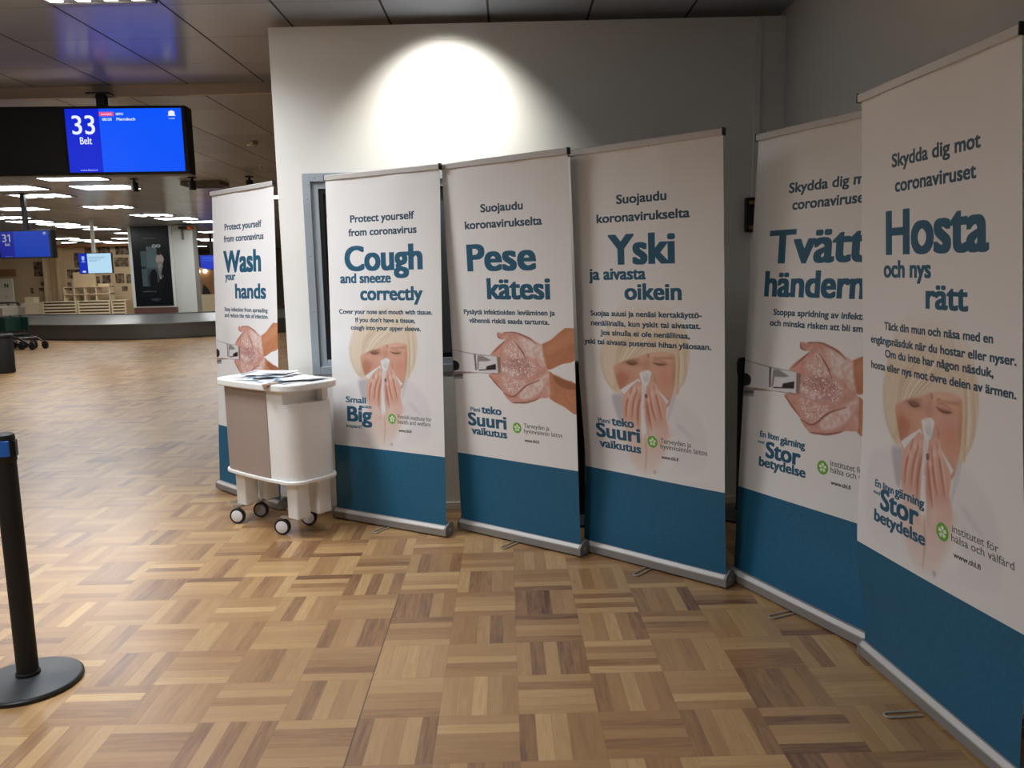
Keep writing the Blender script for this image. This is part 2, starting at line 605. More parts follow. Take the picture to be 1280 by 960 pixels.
def ceiling_mat(name, rgb, x0, y0, rough):
    mt = bpy.data.materials.new(name)
    mt.use_nodes = True
    nt = mt.node_tree
    b = nt.nodes['Principled BSDF']
    tc = nt.nodes.new('ShaderNodeTexCoord')
    sp = nt.nodes.new('ShaderNodeSeparateXYZ')
    nt.links.new(tc.outputs['Object'], sp.inputs[0])
    X = nm(nt, 'DIVIDE', nm(nt, 'SUBTRACT', sp.outputs[0], x0), 0.606)
    Y = nm(nt, 'DIVIDE', nm(nt, 'SUBTRACT', sp.outputs[1], y0), 0.65)
    cx, cy = nm(nt, 'FLOOR', X), nm(nt, 'FLOOR', Y)
    fx, fy = nm(nt, 'SUBTRACT', X, cx), nm(nt, 'SUBTRACT', Y, cy)
    dx = nm(nt, 'MINIMUM', fx, nm(nt, 'SUBTRACT', 1.0, fx))
    dy = nm(nt, 'MINIMUM', fy, nm(nt, 'SUBTRACT', 1.0, fy))
    g1 = nm(nt, 'LESS_THAN', dx, 0.011)
    g2 = nm(nt, 'MULTIPLY', nm(nt, 'LESS_THAN', dy, 0.006), 0.7)
    g = nm(nt, 'MAXIMUM', g1, g2)
    cb = nt.nodes.new('ShaderNodeCombineXYZ')
    nt.links.new(cx, cb.inputs[0]); nt.links.new(cy, cb.inputs[1])
    wn = nt.nodes.new('ShaderNodeTexWhiteNoise')
    nt.links.new(cb.outputs[0], wn.inputs['Vector'])
    c = lin(rgb)
    m1 = nt.nodes.new('ShaderNodeMix')
    m1.data_type = 'RGBA'
    m1.inputs[6].default_value = (*[v * 0.92 for v in c], 1)
    m1.inputs[7].default_value = (*[v * 1.08 for v in c], 1)
    nt.links.new(wn.outputs['Value'], m1.inputs[0])
    m2 = nt.nodes.new('ShaderNodeMix')
    m2.data_type = 'RGBA'
    nt.links.new(g, m2.inputs[0])
    nt.links.new(m1.outputs[2], m2.inputs[6])
    m2.inputs[7].default_value = (0.008, 0.008, 0.009, 1)
    nt.links.new(m2.outputs[2], b.inputs['Base Color'])
    nt.links.new(nm(nt, 'MULTIPLY_ADD', g, 0.5, rough), b.inputs['Roughness'])
    b.inputs['Specular IOR Level'].default_value = 0.38
    return mt

# ------------------------------------------------------------------ the room
WY, WX0, WX1, ZC, ZH = 5.203, -1.42, 1.703, 3.055, 2.985
struct(MB().box((-45, -3.5, -0.1), (14, 48, 0)).build('floor', parquet()))
struct(MB().box((-12, -3.5, ZC), (4, 6.83, ZC + 0.12)).build('ceiling', ceiling_mat('ceiling_panels', (158, 166, 180), -2.515, 4.88, 0.2)))
struct(MB().box((-45, 6.83, ZH), (14, 48, ZH + 0.12)).build('ceiling_hall', ceiling_mat('hall_ceiling_panels', (160, 168, 182), -2.42, 6.83, 0.22)))
lip = MB()
lip.box((-12, 6.8, ZH - 0.012), (-0.8, 6.84, ZC + 0.02))
struct(lip.build('trim_1', M['lip'], bevel=0.003))
# back wall: white box that stops just short of the ceiling, with the opening for the window
WXa, WXb, WZa, WZb = -1.262, -0.17, 0.905, 2.147
bw = MB()
T = 0.16
bw.box((WX0, WY, 0), (WXa, WY + T, 3.012))
bw.box((WXb, WY, 0), (WX1 + 0.15, WY + T, 3.012))
bw.box((WXa, WY, 0), (WXb, WY + T, WZa))
bw.box((WXa, WY, WZb), (WXb, WY + T, 3.012))
struct(bw.build('wall_back', M['wall']))
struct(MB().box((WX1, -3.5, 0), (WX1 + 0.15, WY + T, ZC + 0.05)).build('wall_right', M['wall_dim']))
struct(MB().box((WX0, WY - 0.012, 0), (WX1, WY, 0.047)).build('baseboard_back', M['white_trim'], bevel=0.003))
struct(MB().box((WX1 - 0.012, -3.5, 0), (WX1, WY - 0.012, 0.047)).build('baseboard_right', M['white_trim'], bevel=0.003))
struct(MB().box((WX0 + 0.001, WY - 0.004, 2.92), (WX1, WY, 3.012)).build('trim_2', M['wall'], bevel=0.001))
# window: steel frame with a stepped inner frame, gasket and dark glass
win = MB()
def ring(mb, x0, z0, x1, z1, t, y0, y1, mi=0):
    mb.box((x0, y0, z0), (x0 + t, y1, z1), mi); mb.box((x1 - t, y0, z0), (x1, y1, z1), mi)
    mb.box((x0 + t, y0, z0), (x1 - t, y1, z0 + t), mi); mb.box((x0 + t, y0, z1 - t), (x1 - t, y1, z1), mi)
ring(win, WXa - 0.004, WZa - 0.004, WXb + 0.004, WZb + 0.004, 0.05, WY - 0.008, WY + 0.1)
wf = struct(win.build('window_1', M['steel_frame'], bevel=0.002))
inn = MB()
ring(inn, WXa + 0.046, WZa + 0.046, WXb - 0.046, WZb - 0.046, 0.042, WY + 0.012, WY + 0.09)
inn.build('inner_frame', M['steel_frame'], wf, bevel=0.002)
gk = MB()
ring(gk, WXa + 0.086, WZa + 0.086, WXb - 0.086, WZb - 0.086, 0.03, WY + 0.02, WY + 0.08)
gk.build('gasket', M['gasket'], wf)
MB().box((WXa + 0.1, WY + 0.05, WZa + 0.1), (WXb - 0.1, WY + 0.066, WZb - 0.1)).build('pane', M['pane'], wf)
for zz in (1.0, 1.3, 1.65, 2.0):
    MB().lathe([(0.0, 0.004), (0.004, 0.003), (0.006, 0.0)], 10, (WXa + 0.022, WY - 0.008, zz), Matrix.Rotation(PI / 2, 3, 'X')).build('screw', M['wire'], wf, True)
for xx in (-1.19, -0.8, -0.4):
    MB().lathe([(0.0, 0.004), (0.004, 0.003), (0.006, 0.0)], 10, (xx, WY - 0.008, WZb - 0.02), Matrix.Rotation(PI / 2, 3, 'X')).build('screw', M['wire'], wf, True)
# walls that close the hall far behind
struct(MB().box((-45, 44, 0), (14, 44.2, 3.2)).build('wall_far', M['hall_wall']))
struct(MB().box((-40, 6, 0), (-39.8, 44, 3.2)).build('wall_left', M['hall_wall']))
struct(MB().box((3.9, WY + T, 0), (4.1, 44, 3.2)).build('wall_hall', M['hall_wall']))

# conduit and box on the back wall
cd = thing('cable_conduit', 'slim white vertical cable conduit on the back wall beside the room corner', 'conduit', (1.529, WY, 0))
MB().box((-0.02, -0.022, 1.0), (0.02, -0.001, 3.0)).build('trunking', M['white_trim'], cd, bevel=0.003)
for dx, dx2 in ((-0.01, -0.022), (0.012, 0.016)):
    MB().tube([(dx, -0.012, 2.99), (dx, -0.012, 3.02), (dx2, -0.01, 3.054)], 0.0025, 6).build('wire', M['brown_card'], cd)
wb = thing('wall_box', 'small black box with brass clips on the back wall beside the fifth banner', 'wall box', (1.51, WY, 1.838))
MB().box((-0.045, -0.05, -0.105), (0.045, 0, 0.105)).build('housing', M['black'], wb, bevel=0.008)
for z0 in (-0.09, 0.062):
    MB().box((-0.028, -0.056, z0), (0.03, -0.045, z0 + 0.022)).build('clip', mat('brass_clip', (150, 130, 80), 0.35, 0.7), wb, bevel=0.003)
# ------------------------------------------------------------------ roll-up banners: the print
BW, BZ0, BZ1 = 850, 68.0, 2109.0
PPM = 0.9
PORTRAIT = {
'hair':[(404,1377),(319,1360),(236,1302),(178,1193),(146,1088),(155,998),(193,936),(243,897),(270,927),(260,986),(447,1113),(587,1102),(596,1010),(578,914),(621,965),(653,1032),(668,1125),(651,1224),(606,1304),(539,1358),(464,1380)],
'face':[(226,1031),(256,1054),(373,1092),(447,1116),(523,1126),(589,1120),(598,1056),(591,991),(577,924),(550,860),(473,828),(326,853),(269,907),(245,965)],
'bangs':[(397,1337),(282,1278),(195,1169),(165,1069),(176,980),(217,933),(234,974),(228,1031),(256,1054),(373,1092),(447,1116),(523,1128),(591,1119),(599,1167),(559,1276),(485,1329)],
'hairR':[(592,1130),(598,1056),(591,991),(577,914),(610,955),(648,1032),(660,1115),(646,1205),(611,1259),(589,1194)],
'cheekshade':[(248,975),(272,1006),(319,990),(300,940),(270,917)],
'eyeL':[(309,1061),(338,1071),(376,1066),(361,1055),(330,1052)],
'eyeR':[(473,1067),(506,1067),(541,1069),(522,1060),(489,1060)],
'browL':[(274,1053),(321,1076),(384,1083),(390,1076),(333,1067)],
'browR':[(462,1086),(501,1097),(576,1103),(581,1094),(523,1089)],
'shirtL':[(58,813),(159,863),(239,893),(280,889),(266,808),(278,648),(304,510),(145,497),(61,579)],
'shirtLshade':[(209,877),(245,893),(280,889),(270,768),(241,765)],
'shirtR':[(578,905),(560,818),(542,740),(579,686),(566,559),(431,499),(713,543),(756,672),(737,781),(666,866)],
'collarR':[(561,889),(594,921),(565,828),(532,758)],
'shirtfold':[(581,782),(623,768),(695,701),(674,708),(612,748)],
'forearm':[(281,729),(384,682),(542,749),(546,682),(489,558),(431,494),(373,490),(316,543),(289,620)],
'tissL':[(264,917),(317,949),(382,985),(392,966),(329,937),(288,892)],
'tissR':[(471,972),(492,936),(553,884),(535,861),(491,907),(462,952)],
'handL':[(280,884),(316,916),(366,967),(387,964),(401,928),(397,850),(382,731),(385,662),(320,674),(281,729),(272,808)],
'handR':[(424,930),(438,955),(463,972),(481,961),(499,922),(539,864),(532,796),(547,740),(513,668),(424,657),(413,764),(413,842)],
'tissN':[(386,1012),(411,1027),(442,1031),(458,1021),(452,995),(438,960),(414,949),(396,971)],
'tissC':[(401,976),(432,969),(414,881),(400,821),(419,735),(410,703),(382,729),(387,820)],
'fL1':[(346,948),(303,851),(291,770)],
'fL2':[(378,946),(343,855),(329,774)],
'fL3':[(399,918),(371,828),(363,729)],
'fR1':[(442,941),(451,855),(472,780)],
'fR2':[(467,960),(490,869),(510,784)],
'fR3':[(421,881),(433,805),(448,729)],
'frown1':[(439,1113),(446,1089)],
'frown2':[(466,1093),(490,1100)],
'nailhole':[(414,905),(426,909),(428,892),(416,887)],
'btn':[(440,519)],
'armline':[(404,704),(409,606),(397,504)],
}
HANDS = {
'armU':[(631,1126),(659,1146),(707,1167),(774,1215),(859,1255),(858,1077),(767,1039),(686,1006),(653,1028),(636,1082)],
'armUhi':[(672,1128),(773,1186),(851,1220),(852,1167),(737,1109),(676,1090)],
'armL':[(682,993),(725,977),(783,958),(856,930),(861,781),(770,815),(692,847),(677,885)],
'armLdk':[(718,979),(783,958),(856,933),(855,909),(775,914),(723,943)],
'handU':[(348,1192),(353,1172),(374,1159),(402,1154),(342,1115),(291,1069),(331,1051),(366,1036),(451,1000),(604,992),(673,1005),(658,1050),(650,1105),(642,1138),(605,1153),(565,1176),(511,1189),(462,1197),(405,1199),(383,1190),(361,1196)],
'handL':[(273,955),(300,921),(343,883),(371,862),(374,851),(429,807),(497,811),(575,826),(624,848),(683,860),(689,919),(680,1003),(598,997),(492,974),(391,968)],
'palm':[(366,1036),(425,1056),(497,1059),(565,1040),(588,1013),(548,966),(484,950),(413,958),(371,984)],
'palmdk':[(425,1050),(496,1056),(558,1037),(578,1012),(494,1002),(423,1015)],
'foam1':[(430,1144),(473,1151),(527,1100),(532,1066),(454,1057),(397,1066),(384,1094)],
'foam2':[(495,1166),(545,1173),(605,1142),(616,1092),(594,1058),(540,1083)],
'foam3':[(364,995),(408,1000),(485,973),(463,955),(391,962)],
'foam4':[(362,954),(419,946),(490,934),(532,942),(517,907),(450,851),(393,875),(373,909)],
'foam5':[(502,895),(595,941),(672,984),(677,963),(626,887),(555,842),(485,836)],
'foam6':[(612,1142),(645,1138),(653,1088),(667,1028),(633,1027),(609,1081)],
'foam7':[(538,1050),(593,1036),(604,992),(561,955),(533,954),(577,1007)],
'cuff':[(672,1001),(684,1002),(681,963),(627,892),(620,897),(667,956)],
'cuff2':[(655,917),(685,913),(686,863),(676,859),(671,895)],
'thumbline':[(348,1192),(353,1170),(381,1159)],
'handUline':[(383,1193),(462,1198),(517,1186),(572,1165),(611,1139)],
'fing1':[(459,1153),(513,1099),(538,1055)],
'fing2':[(402,1154),(372,1127),(303,1073)],
'fingL1':[(370,859),(442,844),(531,908),(629,948)],
'fingL2':[(273,955),(315,911),(371,868)],
'fingL3':[(426,808),(526,816),(611,843)],
'fauc':[(-9,1087),(166,1067),(180,1067),(181,973),(81,961),(-7,954)],
'fauc2':[(182,1066),(336,1062),(342,965),(180,972)],
'faucend':[(335,1060),(362,1055),(357,969),(340,965)],
'fdark':[(-4,1017),(30,1018),(48,1002),(42,974),(10,963),(-5,959)],
'fline':[(166,1067),(180,1066),(181,974),(171,974)],
'fgrey':[(193,1059),(227,1061),(293,1038),(263,1030),(202,1027),(195,980),(186,979)],
'fblack':[(257,1001),(326,1019),(325,987),(198,974),(199,979),(252,984)],
'fbot':[(-7,954),(81,961),(340,966),(340,961),(197,961),(72,949),(-3,949)],
'fbox':[(-1,949),(65,953),(75,920),(-2,913)],
'fbox2':[(8,939),(64,948),(70,934),(7,928)],
'ftop':[(-9,1087),(166,1067),(336,1062)],
}
TEXT = [
(0,"Protect yourself",182,679,1850,43),
(0,"from coronavirus",168,702,1770,43),
(0,"Wash",155,662,1562,148),
(0,"your",172,321,1509,52),
(0,"hands",314,717,1384,100),
(0,"Stop infection from spreading",149,733,1295,27),
(0,"and reduce the risk of infection.",147,740,1254,27),
(1,"Protect yourself",183,668,1836,43),
(1,"from coronavirus",166,683,1756,43),
(1,"Cough",129,722,1549,148),
(1,"and sneeze",90,485,1477,58),
(1,"correctly",244,717,1374,80),
(1,"Cover your nose and mouth with tissue.",73,782,1292,27),
(1,"If you don't have a tissue,",199,658,1243,27),
(1,"cough into your upper sleeve.",162,698,1196,27),
(1,"Small",105,266,747,37),
(1,"action",227,308,719,20),
(1,"Big",113,310,630,94),
(1,"impact!",104,226,591,20),
(1,"Finnish institute for",509,760,673,25),
(1,"health and welfare",508,751,643,25),
(1,"www.thl.fi",513,610,594,17),
(2,"Suojaudu",270,556,1847,43),
(2,"koronavirukselta",153,677,1762,43),
(2,"Pese",154,629,1531,148),
(2,"kätesi",288,712,1377,115),
(2,"Pysäytä infektioiden leviäminen ja",108,736,1293,27),
(2,"vähennä riskiä saada tartunta.",145,699,1245,27),
(2,"Pieni",117,190,733,25),
(2,"teko",201,349,728,45),
(2,"Suuri",94,382,649,76),
(2,"vaikutus",117,382,598,45),
(2,"Terveyden ja",504,674,674,25),
(2,"hyvinvoinnin laitos",503,757,644,25),
(2,"www.thl.fi",504,602,595,17),
(3,"Suojaudu",274,560,1841,43),
(3,"koronavirukselta",152,680,1755,43),
(3,"Yski",218,601,1547,148),
(3,"ja aivasta",93,437,1474,58),
(3,"oikein",310,632,1375,80),
(3,"Suojaa suusi ja nenäsi kertakäyttö-",93,736,1292,27),
(3,"nenäliinalla, kun yskit tai aivastat.",94,729,1242,27),
(3,"Jos sinulla ei ole nenäliinaa,",153,672,1194,27),
(3,"yski tai aivasta puserosi hihan yläosaan.",46,782,1146,27),
(3,"Pieni",106,187,730,25),
(3,"teko",196,340,724,45),
(3,"Suuri",89,375,651,76),
(3,"vaikutus",106,377,596,45),
(3,"Terveyden ja",496,671,668,25),
(3,"hyvinvoinnin laitos",496,758,640,25),
(3,"www.thl.fi",499,598,589,17),
(4,"Skydda dig m|ot",222,643,1840,43),
(4,"coronaviruse|t",249,649,1766,43),
(4,"Tvätt|a",117,683,1535,148),
(4,"händern|a",102,684,1387,115),
(4,"Stoppa spridning av infekt|ioner",170,680,1305,27),
(4,"och minska risken att bli sm|ittad.",152,687,1256,27),
(4,"En liten",128,248,739,27),
(4,"gärning",256,403,728,34),
(4,"med",117,158,708,13),
(4,"Stor",169,380,648,76),
(4,"betydelse",129,411,601,45),
(4,"institutet för",545,727,685,25),
(4,"hälsa och välf|ärd",547,743,656,25),
(4,"www.thl.fi",550,654,605,17),
(5,"Skydda dig mot",213,677,1844,43),
(5,"coronaviruset",232,656,1762,43),
(5,"Hosta",172,713,1555,148),
(5,"och nys",156,438,1478,58),
(5,"rätt",409,619,1381,80),
(5,"Täck din mun och näsa med en",157,730,1296,27),
(5,"engångsnäsduk när du hostar eller nyser.",60,826,1243,27),
(5,"Om du inte har någon näsduk,",161,732,1199,27),
(5,"hosta eller nys mot övre delen av ärmen.",61,825,1150,27),
(5,"En liten",108,229,718,27),
(5,"gärning",236,405,717,34),
(5,"med",100,142,691,13),
(5,"Stor",146,375,643,76),
(5,"betydelse",111,410,590,45),
(5,"institutet för",543,744,683,25),
(5,"hälsa och välfärd",540,804,652,25),
(5,"www.thl.fi",549,669,603,17),
]
PAPER = (240, 238, 238)

def draw_portrait():
    cv = Canvas(0, 470, 850, 1420, PPM, PAPER)
    P = PORTRAIT
    Z = (np.arange(cv.h) + 0.5) / PPM + 470
    fade = np.clip((1395 - Z) / 260, 0, 1)[:, None] ** 1.3 * np.ones((1, cv.w))
    fade = (fade * np.clip((Z - 480) / 170, 0, 1)[:, None]).astype(np.float32)
    sh = fade ** 0.6
    for k in ('shirtL', 'shirtR'):
        cv.poly(P[k], (232, 229, 232), 18, 0.9, clip=sh)
    cv.poly(P['shirtLshade'], (186, 182, 192), 9, 0.8, clip=sh)
    cv.poly(P['shirtfold'], (218, 214, 219), 10, 0.7, clip=sh)
    hm = cv.mask(P['hair'], 8) * fade
    cv.put(hm, (228, 211, 190))
    # darker hair behind the cheek and under the bangs
    cv.blob(215, 1010, 45, 110, (200, 172, 138), 0.6, hm)
    cv.blob(625, 1010, 40, 130, (218, 194, 162), 0.6, hm)
    cv.blob(300, 1085, 120, 30, (206, 176, 144), 0.5, hm)
    for i in range(90):
        t = rng.random()
        x0 = 300 + 240 * t + rng.normal() * 25
        if i % 2:
            pts = [(x0, 1350), (x0 - 90 - 60 * (1 - t), 1260), (x0 - 150 - 40 * (1 - t), 1130 + 20 * rng.normal()), (190 + 60 * rng.random(), 950 + 40 * rng.random())]
        else:
            pts = [(x0 + 40, 1350), (x0 + 70 + 30 * t, 1250), (590 + 70 * rng.random(), 1120), (585 + 60 * rng.random(), 930 + 60 * rng.random())]
        cv.stroke(pts, 3 + 5 * rng.random(), [(248, 240, 228), (204, 180, 150), (238, 224, 204)][i % 3], 1.2, 0.4, clip=hm)
    # face
    fm = cv.mask(P['face'], 4)
    cv.put(fm, (226, 180, 160))
    cv.blob(300, 985, 75, 60, (208, 144, 122), 0.7, fm)
    cv.blob(262, 960, 32, 60, (186, 118, 92), 0.6, fm)
    cv.blob(535, 985, 60, 60, (218, 150, 130), 0.7, fm)
    cv.blob(500, 1100, 80, 30, (236, 196, 174), 0.7, fm)
    cv.blob(430, 1050, 22, 70, (200, 142, 118), 0.55, fm)
    cv.blob(350, 1060, 55, 16, (168, 108, 86), 0.6, fm)
    cv.blob(510, 1066, 45, 15, (190, 128, 106), 0.6, fm)
    cv.blob(585, 1010, 14, 100, (196, 140, 112), 0.6, fm)
    cv.blob(520, 870, 60, 40, (200, 140, 120), 0.6, fm)
    cv.poly(P['cheekshade'], (190, 126, 102), 8, 0.5, clip=fm)
    # bangs over the forehead
    bm_ = cv.mask(P['bangs'], 5) * fade
    cv.put(bm_, (232, 214, 192), 0.85)
    for i in range(60):
        t = rng.random()
        cv.stroke([(560 - 180 * t, 1290 - 30 * t), (500 - 190 * t, 1190), (400 - 150 * t, 1110 + 20 * rng.random()), (250 - 40 * t + 30 * rng.random(), 1010 - 40 * t)], 3 + 4 * rng.random(), [(250, 242, 230), (204, 176, 144), (226, 204, 176)][i % 3], 1, 0.45, clip=bm_)
    cv.poly(P['hairR'], (232, 214, 190), 8, 0.85, clip=fade)
    for i in range(24):
        x0 = 592 + 55 * rng.random()
        cv.stroke([(x0 - 5, 1200), (x0 + 5, 1090), (x0, 1000), (580 + 50 * rng.random(), 920)], 3 + 4 * rng.random(), [(248, 238, 222), (206, 178, 142)][i % 2], 1.2, 0.45, clip=fade)
    for k in ('browL', 'browR'):
        cv.poly(P[k], (176, 124, 92), 5, 0.6)
    for k in ('eyeL', 'eyeR'):
        cv.poly(P[k], (110, 72, 60), 3, 0.55)
    cv.stroke([(462, 1072), (505, 1060), (548, 1066)], 5, (90, 58, 48), 1.2, 0.8)
    cv.stroke([(305, 1066), (340, 1052), (380, 1062)], 5, (84, 52, 42), 1.2, 0.8)
    cv.stroke([(465, 1080), (505, 1084), (548, 1076)], 4, (176, 112, 90), 2, 0.6)
    cv.stroke(P['frown1'], 7, (160, 100, 80), 2.5, 0.7)
    cv.stroke(P['frown2'], 6, (176, 116, 94), 2.5, 0.6)
    # tissue wings, hands, tissue
    for k in ('tissL', 'tissR'):
        cv.poly(P[k], (238, 236, 238), 2, 1.0, False)
    cv.poly(P['forearm'], (228, 196, 184), 22, 0.75, clip=fade ** 0.5)
    cv.poly(P['collarR'], (214, 210, 216), 6, 0.8)
    for k in ('handL', 'handR'):
        hmk = cv.mask(P[k], 3)
        low = np.clip((Z - 660) / 130, 0.25, 1)[:, None].astype(np.float32)
        cv.put(hmk * low, (230, 188, 172))
        x = 330 if k == 'handL' else 470
        cv.blob(x, 800, 70, 90, (212, 154, 136), 0.5, hmk * low)
        cv.blob(x + (45 if k == 'handL' else -45), 830, 16, 120, (192, 128, 108), 0.5, hmk)
    for k in ('fL1', 'fL2', 'fL3', 'fR1', 'fR2', 'fR3'):
        cv.stroke(P[k], 10, (178, 112, 92), 3, 0.75)
        cv.stroke([(a + 13, b) for a, b in P[k]], 10, (240, 206, 192), 4, 0.6)
    # finger nails
    for x, z in ((352, 920), (378, 934), (318, 890), (455, 915), (480, 925), (436, 880)):
        cv.blob(x, z, 9, 15, (244, 214, 204), 0.8)
    cv.poly(P['tissN'], (240, 239, 240), 2, 1.0, False)
    cv.blob(430, 985, 14, 26, (206, 204, 208), 0.7, cv.mask(P['tissN'], 3))
    cv.stroke([(404, 1000), (420, 975), (424, 945)], 7, (200, 196, 200), 2.5, 0.7)
    cv.stroke([(452, 1005), (446, 975), (434, 950)], 6, (208, 204, 208), 2.5, 0.7)
    cv.stroke([(436, 1085), (420, 1050), (408, 1015)], 12, (206, 154, 132), 5, 0.5)
    cv.stroke([(470, 1010), (478, 985), (472, 965)], 9, (190, 132, 112), 4, 0.6)
    cv.poly(P['tissC'], (240, 238, 240), 4, 0.85, False)
    cv.stroke([(415, 970), (408, 880), (405, 800), (424, 700)], 7, (206, 202, 206), 3, 0.7)
    cv.poly(P['nailhole'], (110, 74, 64), 2.5, 0.8)
    cv.stroke(P['armline'], 8, (196, 150, 136), 4, 0.6)
    cv.blob(456, 512, 9, 9, (176, 170, 174), 0.8)
    return cv

def draw_hands():
    cv = Canvas(0, 640, 850, 1230, PPM, PAPER)
    H = HANDS
    cv.blob(160, 1100, 60, 120, (228, 224, 224), 0.5)
    ns = rng.random((cv.h, cv.w)).astype(np.float32)
    ns1 = blur(ns, 1.2); ns1 = (ns1 - ns1.mean()) / ns1.std()
    ns2 = blur(ns, 9); ns2 = (ns2 - ns2.mean()) / ns2.std()
    for k, c in (('armU', (196, 132, 98)), ('armL', (202, 138, 104))):
        mk = cv.mask(H[k], 2.5)
        cv.put(mk, c)
        cv.put(mk * np.clip(0.5 + 0.35 * ns2, 0, 1), (176, 112, 80), 0.35)
    cv.poly(H['armUhi'], (214, 152, 116), 16, 0.6)
    cv.poly(H['armLdk'], (150, 96, 66), 8, 0.8)
    hu, hl = cv.mask(H['handU'], 2.5), cv.mask(H['handL'], 2.5)
    hands = np.maximum(hu, hl)
    cv.poly([(330, 1010), (360, 1040), (440, 1010), (560, 985), (640, 960), (600, 900), (480, 890), (360, 900), (300, 920), (300, 990)], (208, 158, 148), 6, 1)
    cv.put(hu, (220, 172, 160))
    cv.put(hl, (216, 166, 154))
    cv.put(hands * np.clip(0.5 + 0.4 * ns2, 0, 1), (204, 140, 124), 0.6)
    cv.blob(360, 1075, 70, 30, (222, 158, 142), 0.5, hands)
    cv.poly(H['palm'], (204, 156, 150), 10, 0.9)
    cv.poly(H['palmdk'], (186, 134, 130), 12, 0.7)
    hands = np.maximum(hands, cv.mask(H['palm'], 6))
    for k, al in (('foam1', .6), ('foam2', .9), ('foam3', .85), ('foam4', .5), ('foam5', .85), ('foam6', .9), ('foam7', .5), ('cuff', .6), ('cuff2', .6)):
        mk = cv.mask(H[k], 9)
        cv.put(mk * np.clip(0.7 + 0.25 * ns2, 0, 1), (240, 226, 222), al)
    for k in ('foam1', 'foam4', 'foam7', 'palm'):
        mk = cv.mask(H[k], 10) * hands
        cv.put(mk * np.clip(ns1 - 0.7, 0, 1), (252, 246, 244), 0.9)
        cv.put(mk * np.clip(-ns1 - 0.8, 0, 1), (166, 108, 100), 0.55)
    for k, wd in (('thumbline', 5), ('handUline', 5), ('fing1', 6), ('fing2', 5), ('fingL1', 6), ('fingL2', 5), ('fingL3', 6)):
        cv.stroke(H[k], wd + 3, (142, 82, 68), 2.2, 0.8)
    # tap
    cv.poly(H['fauc'], (234, 232, 234), 1, 1, False)
    cv.poly(H['fauc2'], (226, 224, 226), 1, 1, False)
    cv.poly(H['fgrey'], (140, 134, 134), 2, 0.9, False)
    cv.poly(H['fblack'], (40, 34, 38), 2, 1, False)
    cv.poly(H['fdark'], (34, 34, 42), 2, 1)
    cv.poly(H['fline'], (92, 84, 84), 1.5, 0.9, False)
    cv.poly(H['faucend'], (146, 120, 112), 1.5, 1, False)
    cv.poly(H['fbot'], (156, 120, 116), 1.5, 0.95, False)
    cv.poly(H['fbox'], (170, 168, 174), 1.5, 1, False)
    cv.poly(H['fbox2'], (96, 94, 104), 2, 0.9)
    cv.stroke(H['ftop'], 4, (130, 126, 126), 0.8, 0.9)
    return cv

ART_W, ART_H = draw_portrait(), draw_hands()
NAVY, TEAL, BAND, GREEN = (44, 76, 98), (34, 92, 122), (26, 98, 134), (108, 178, 62)

def draw_banner(i, portrait):
    cv = Canvas(0, BZ0, BW, BZ1, PPM, PAPER)
    art = ART_W if portrait else ART_H
    r0 = int(round((art.z0 - BZ0) * PPM))
    cv.a[r0:r0 + art.h, :] = art.a[:, :cv.w]
    # teal band with its faint tone-on-tone strokes
    zb = 474
    cv.rect(0, BZ0, BW, zb, BAND)
    lr = np.random.default_rng(5)
    row = 0
    for z in np.arange(150, 455, 21):
        x = 25.0
        while x < 830:
            wd = lr.uniform(8, 16)
            if lr.random() < 0.8:
                if lr.random() < 0.5:
                    cv.rect(x, z, x + 5, z + 16, (44, 116, 152), 0.4, 1)
                else:
                    cv.rect(x, z, x + wd, z + 5, (44, 116, 152), 0.4, 1)
                    cv.rect(x + wd - 5, z, x + wd, z + 14, (44, 116, 152), 0.4, 1)
            x += wd + lr.uniform(3, 9)
        row += 1
    for b, t, x0, x1, z, cap in TEXT:
        if b != i:
            continue
        if '|' in t:                       # the end of the line stands behind the next banner: keep the letter size of what shows
            vis, rest = t.split('|')
            e0, e1 = text_edges(vis), text_edges(vis + rest)
            x1 = x0 + (x1 - x0) * np.ptp(e1[:, [0, 2]]) / np.ptp(e0[:, [0, 2]])
            t = vis + rest
        big = cap >= 50 or t in ('teko', 'Suuri', 'vaikutus', 'Stor', 'betydelse', 'Small', 'gärning')
        if z < 700 and (cap == 25 and x0 > 480 or t.startswith('www')):
            w_, c_ = (0.05, (60, 62, 66)) if t.startswith('www') else (0.012, (92, 96, 100))
        elif big:
            w_, c_ = 0.062, TEAL
        elif z > 1700 or z > 1100:
            w_, c_ = 0.052, NAVY
        else:
            w_, c_ = 0.05, TEAL
        put_text(cv, t, x0, x1, z, cap, c_, w_)
    # round green emblem with a white five-petal flower
    cx, cz = (465, 465, 456, 449, 504, 497)[i], 668
    a = np.linspace(0, 2 * PI, 40, endpoint=False)
    cv.poly([(cx + 30 * math.cos(q), cz + 30 * math.sin(q)) for q in a], GREEN, 0.6, 1, False)
    for k in range(5):
        q = PI / 2 + k * 2 * PI / 5
        u, v = math.cos(q), math.sin(q)
        cv.poly([(cx + u * 4 - v * 2, cz + v * 4 + u * 2), (cx + u * 15 - v * 7.5, cz + v * 15 + u * 7.5), (cx + u * 22 - v * 3, cz + v * 22 + u * 3), (cx + u * 17, cz + v * 17),
                 (cx + u * 22 + v * 3, cz + v * 22 - u * 3), (cx + u * 15 + v * 7.5, cz + v * 15 - u * 7.5), (cx + u * 4 + v * 2, cz + v * 4 - u * 2)], (238, 246, 230), 0.6, 1, False)
    if i == 1:
        cv.poly([(221 + 11 * math.cos(q), 724 + 11 * math.sin(q)) for q in a], TEAL, 0.6, 1, False)
    return cv.image('print_%d' % i)

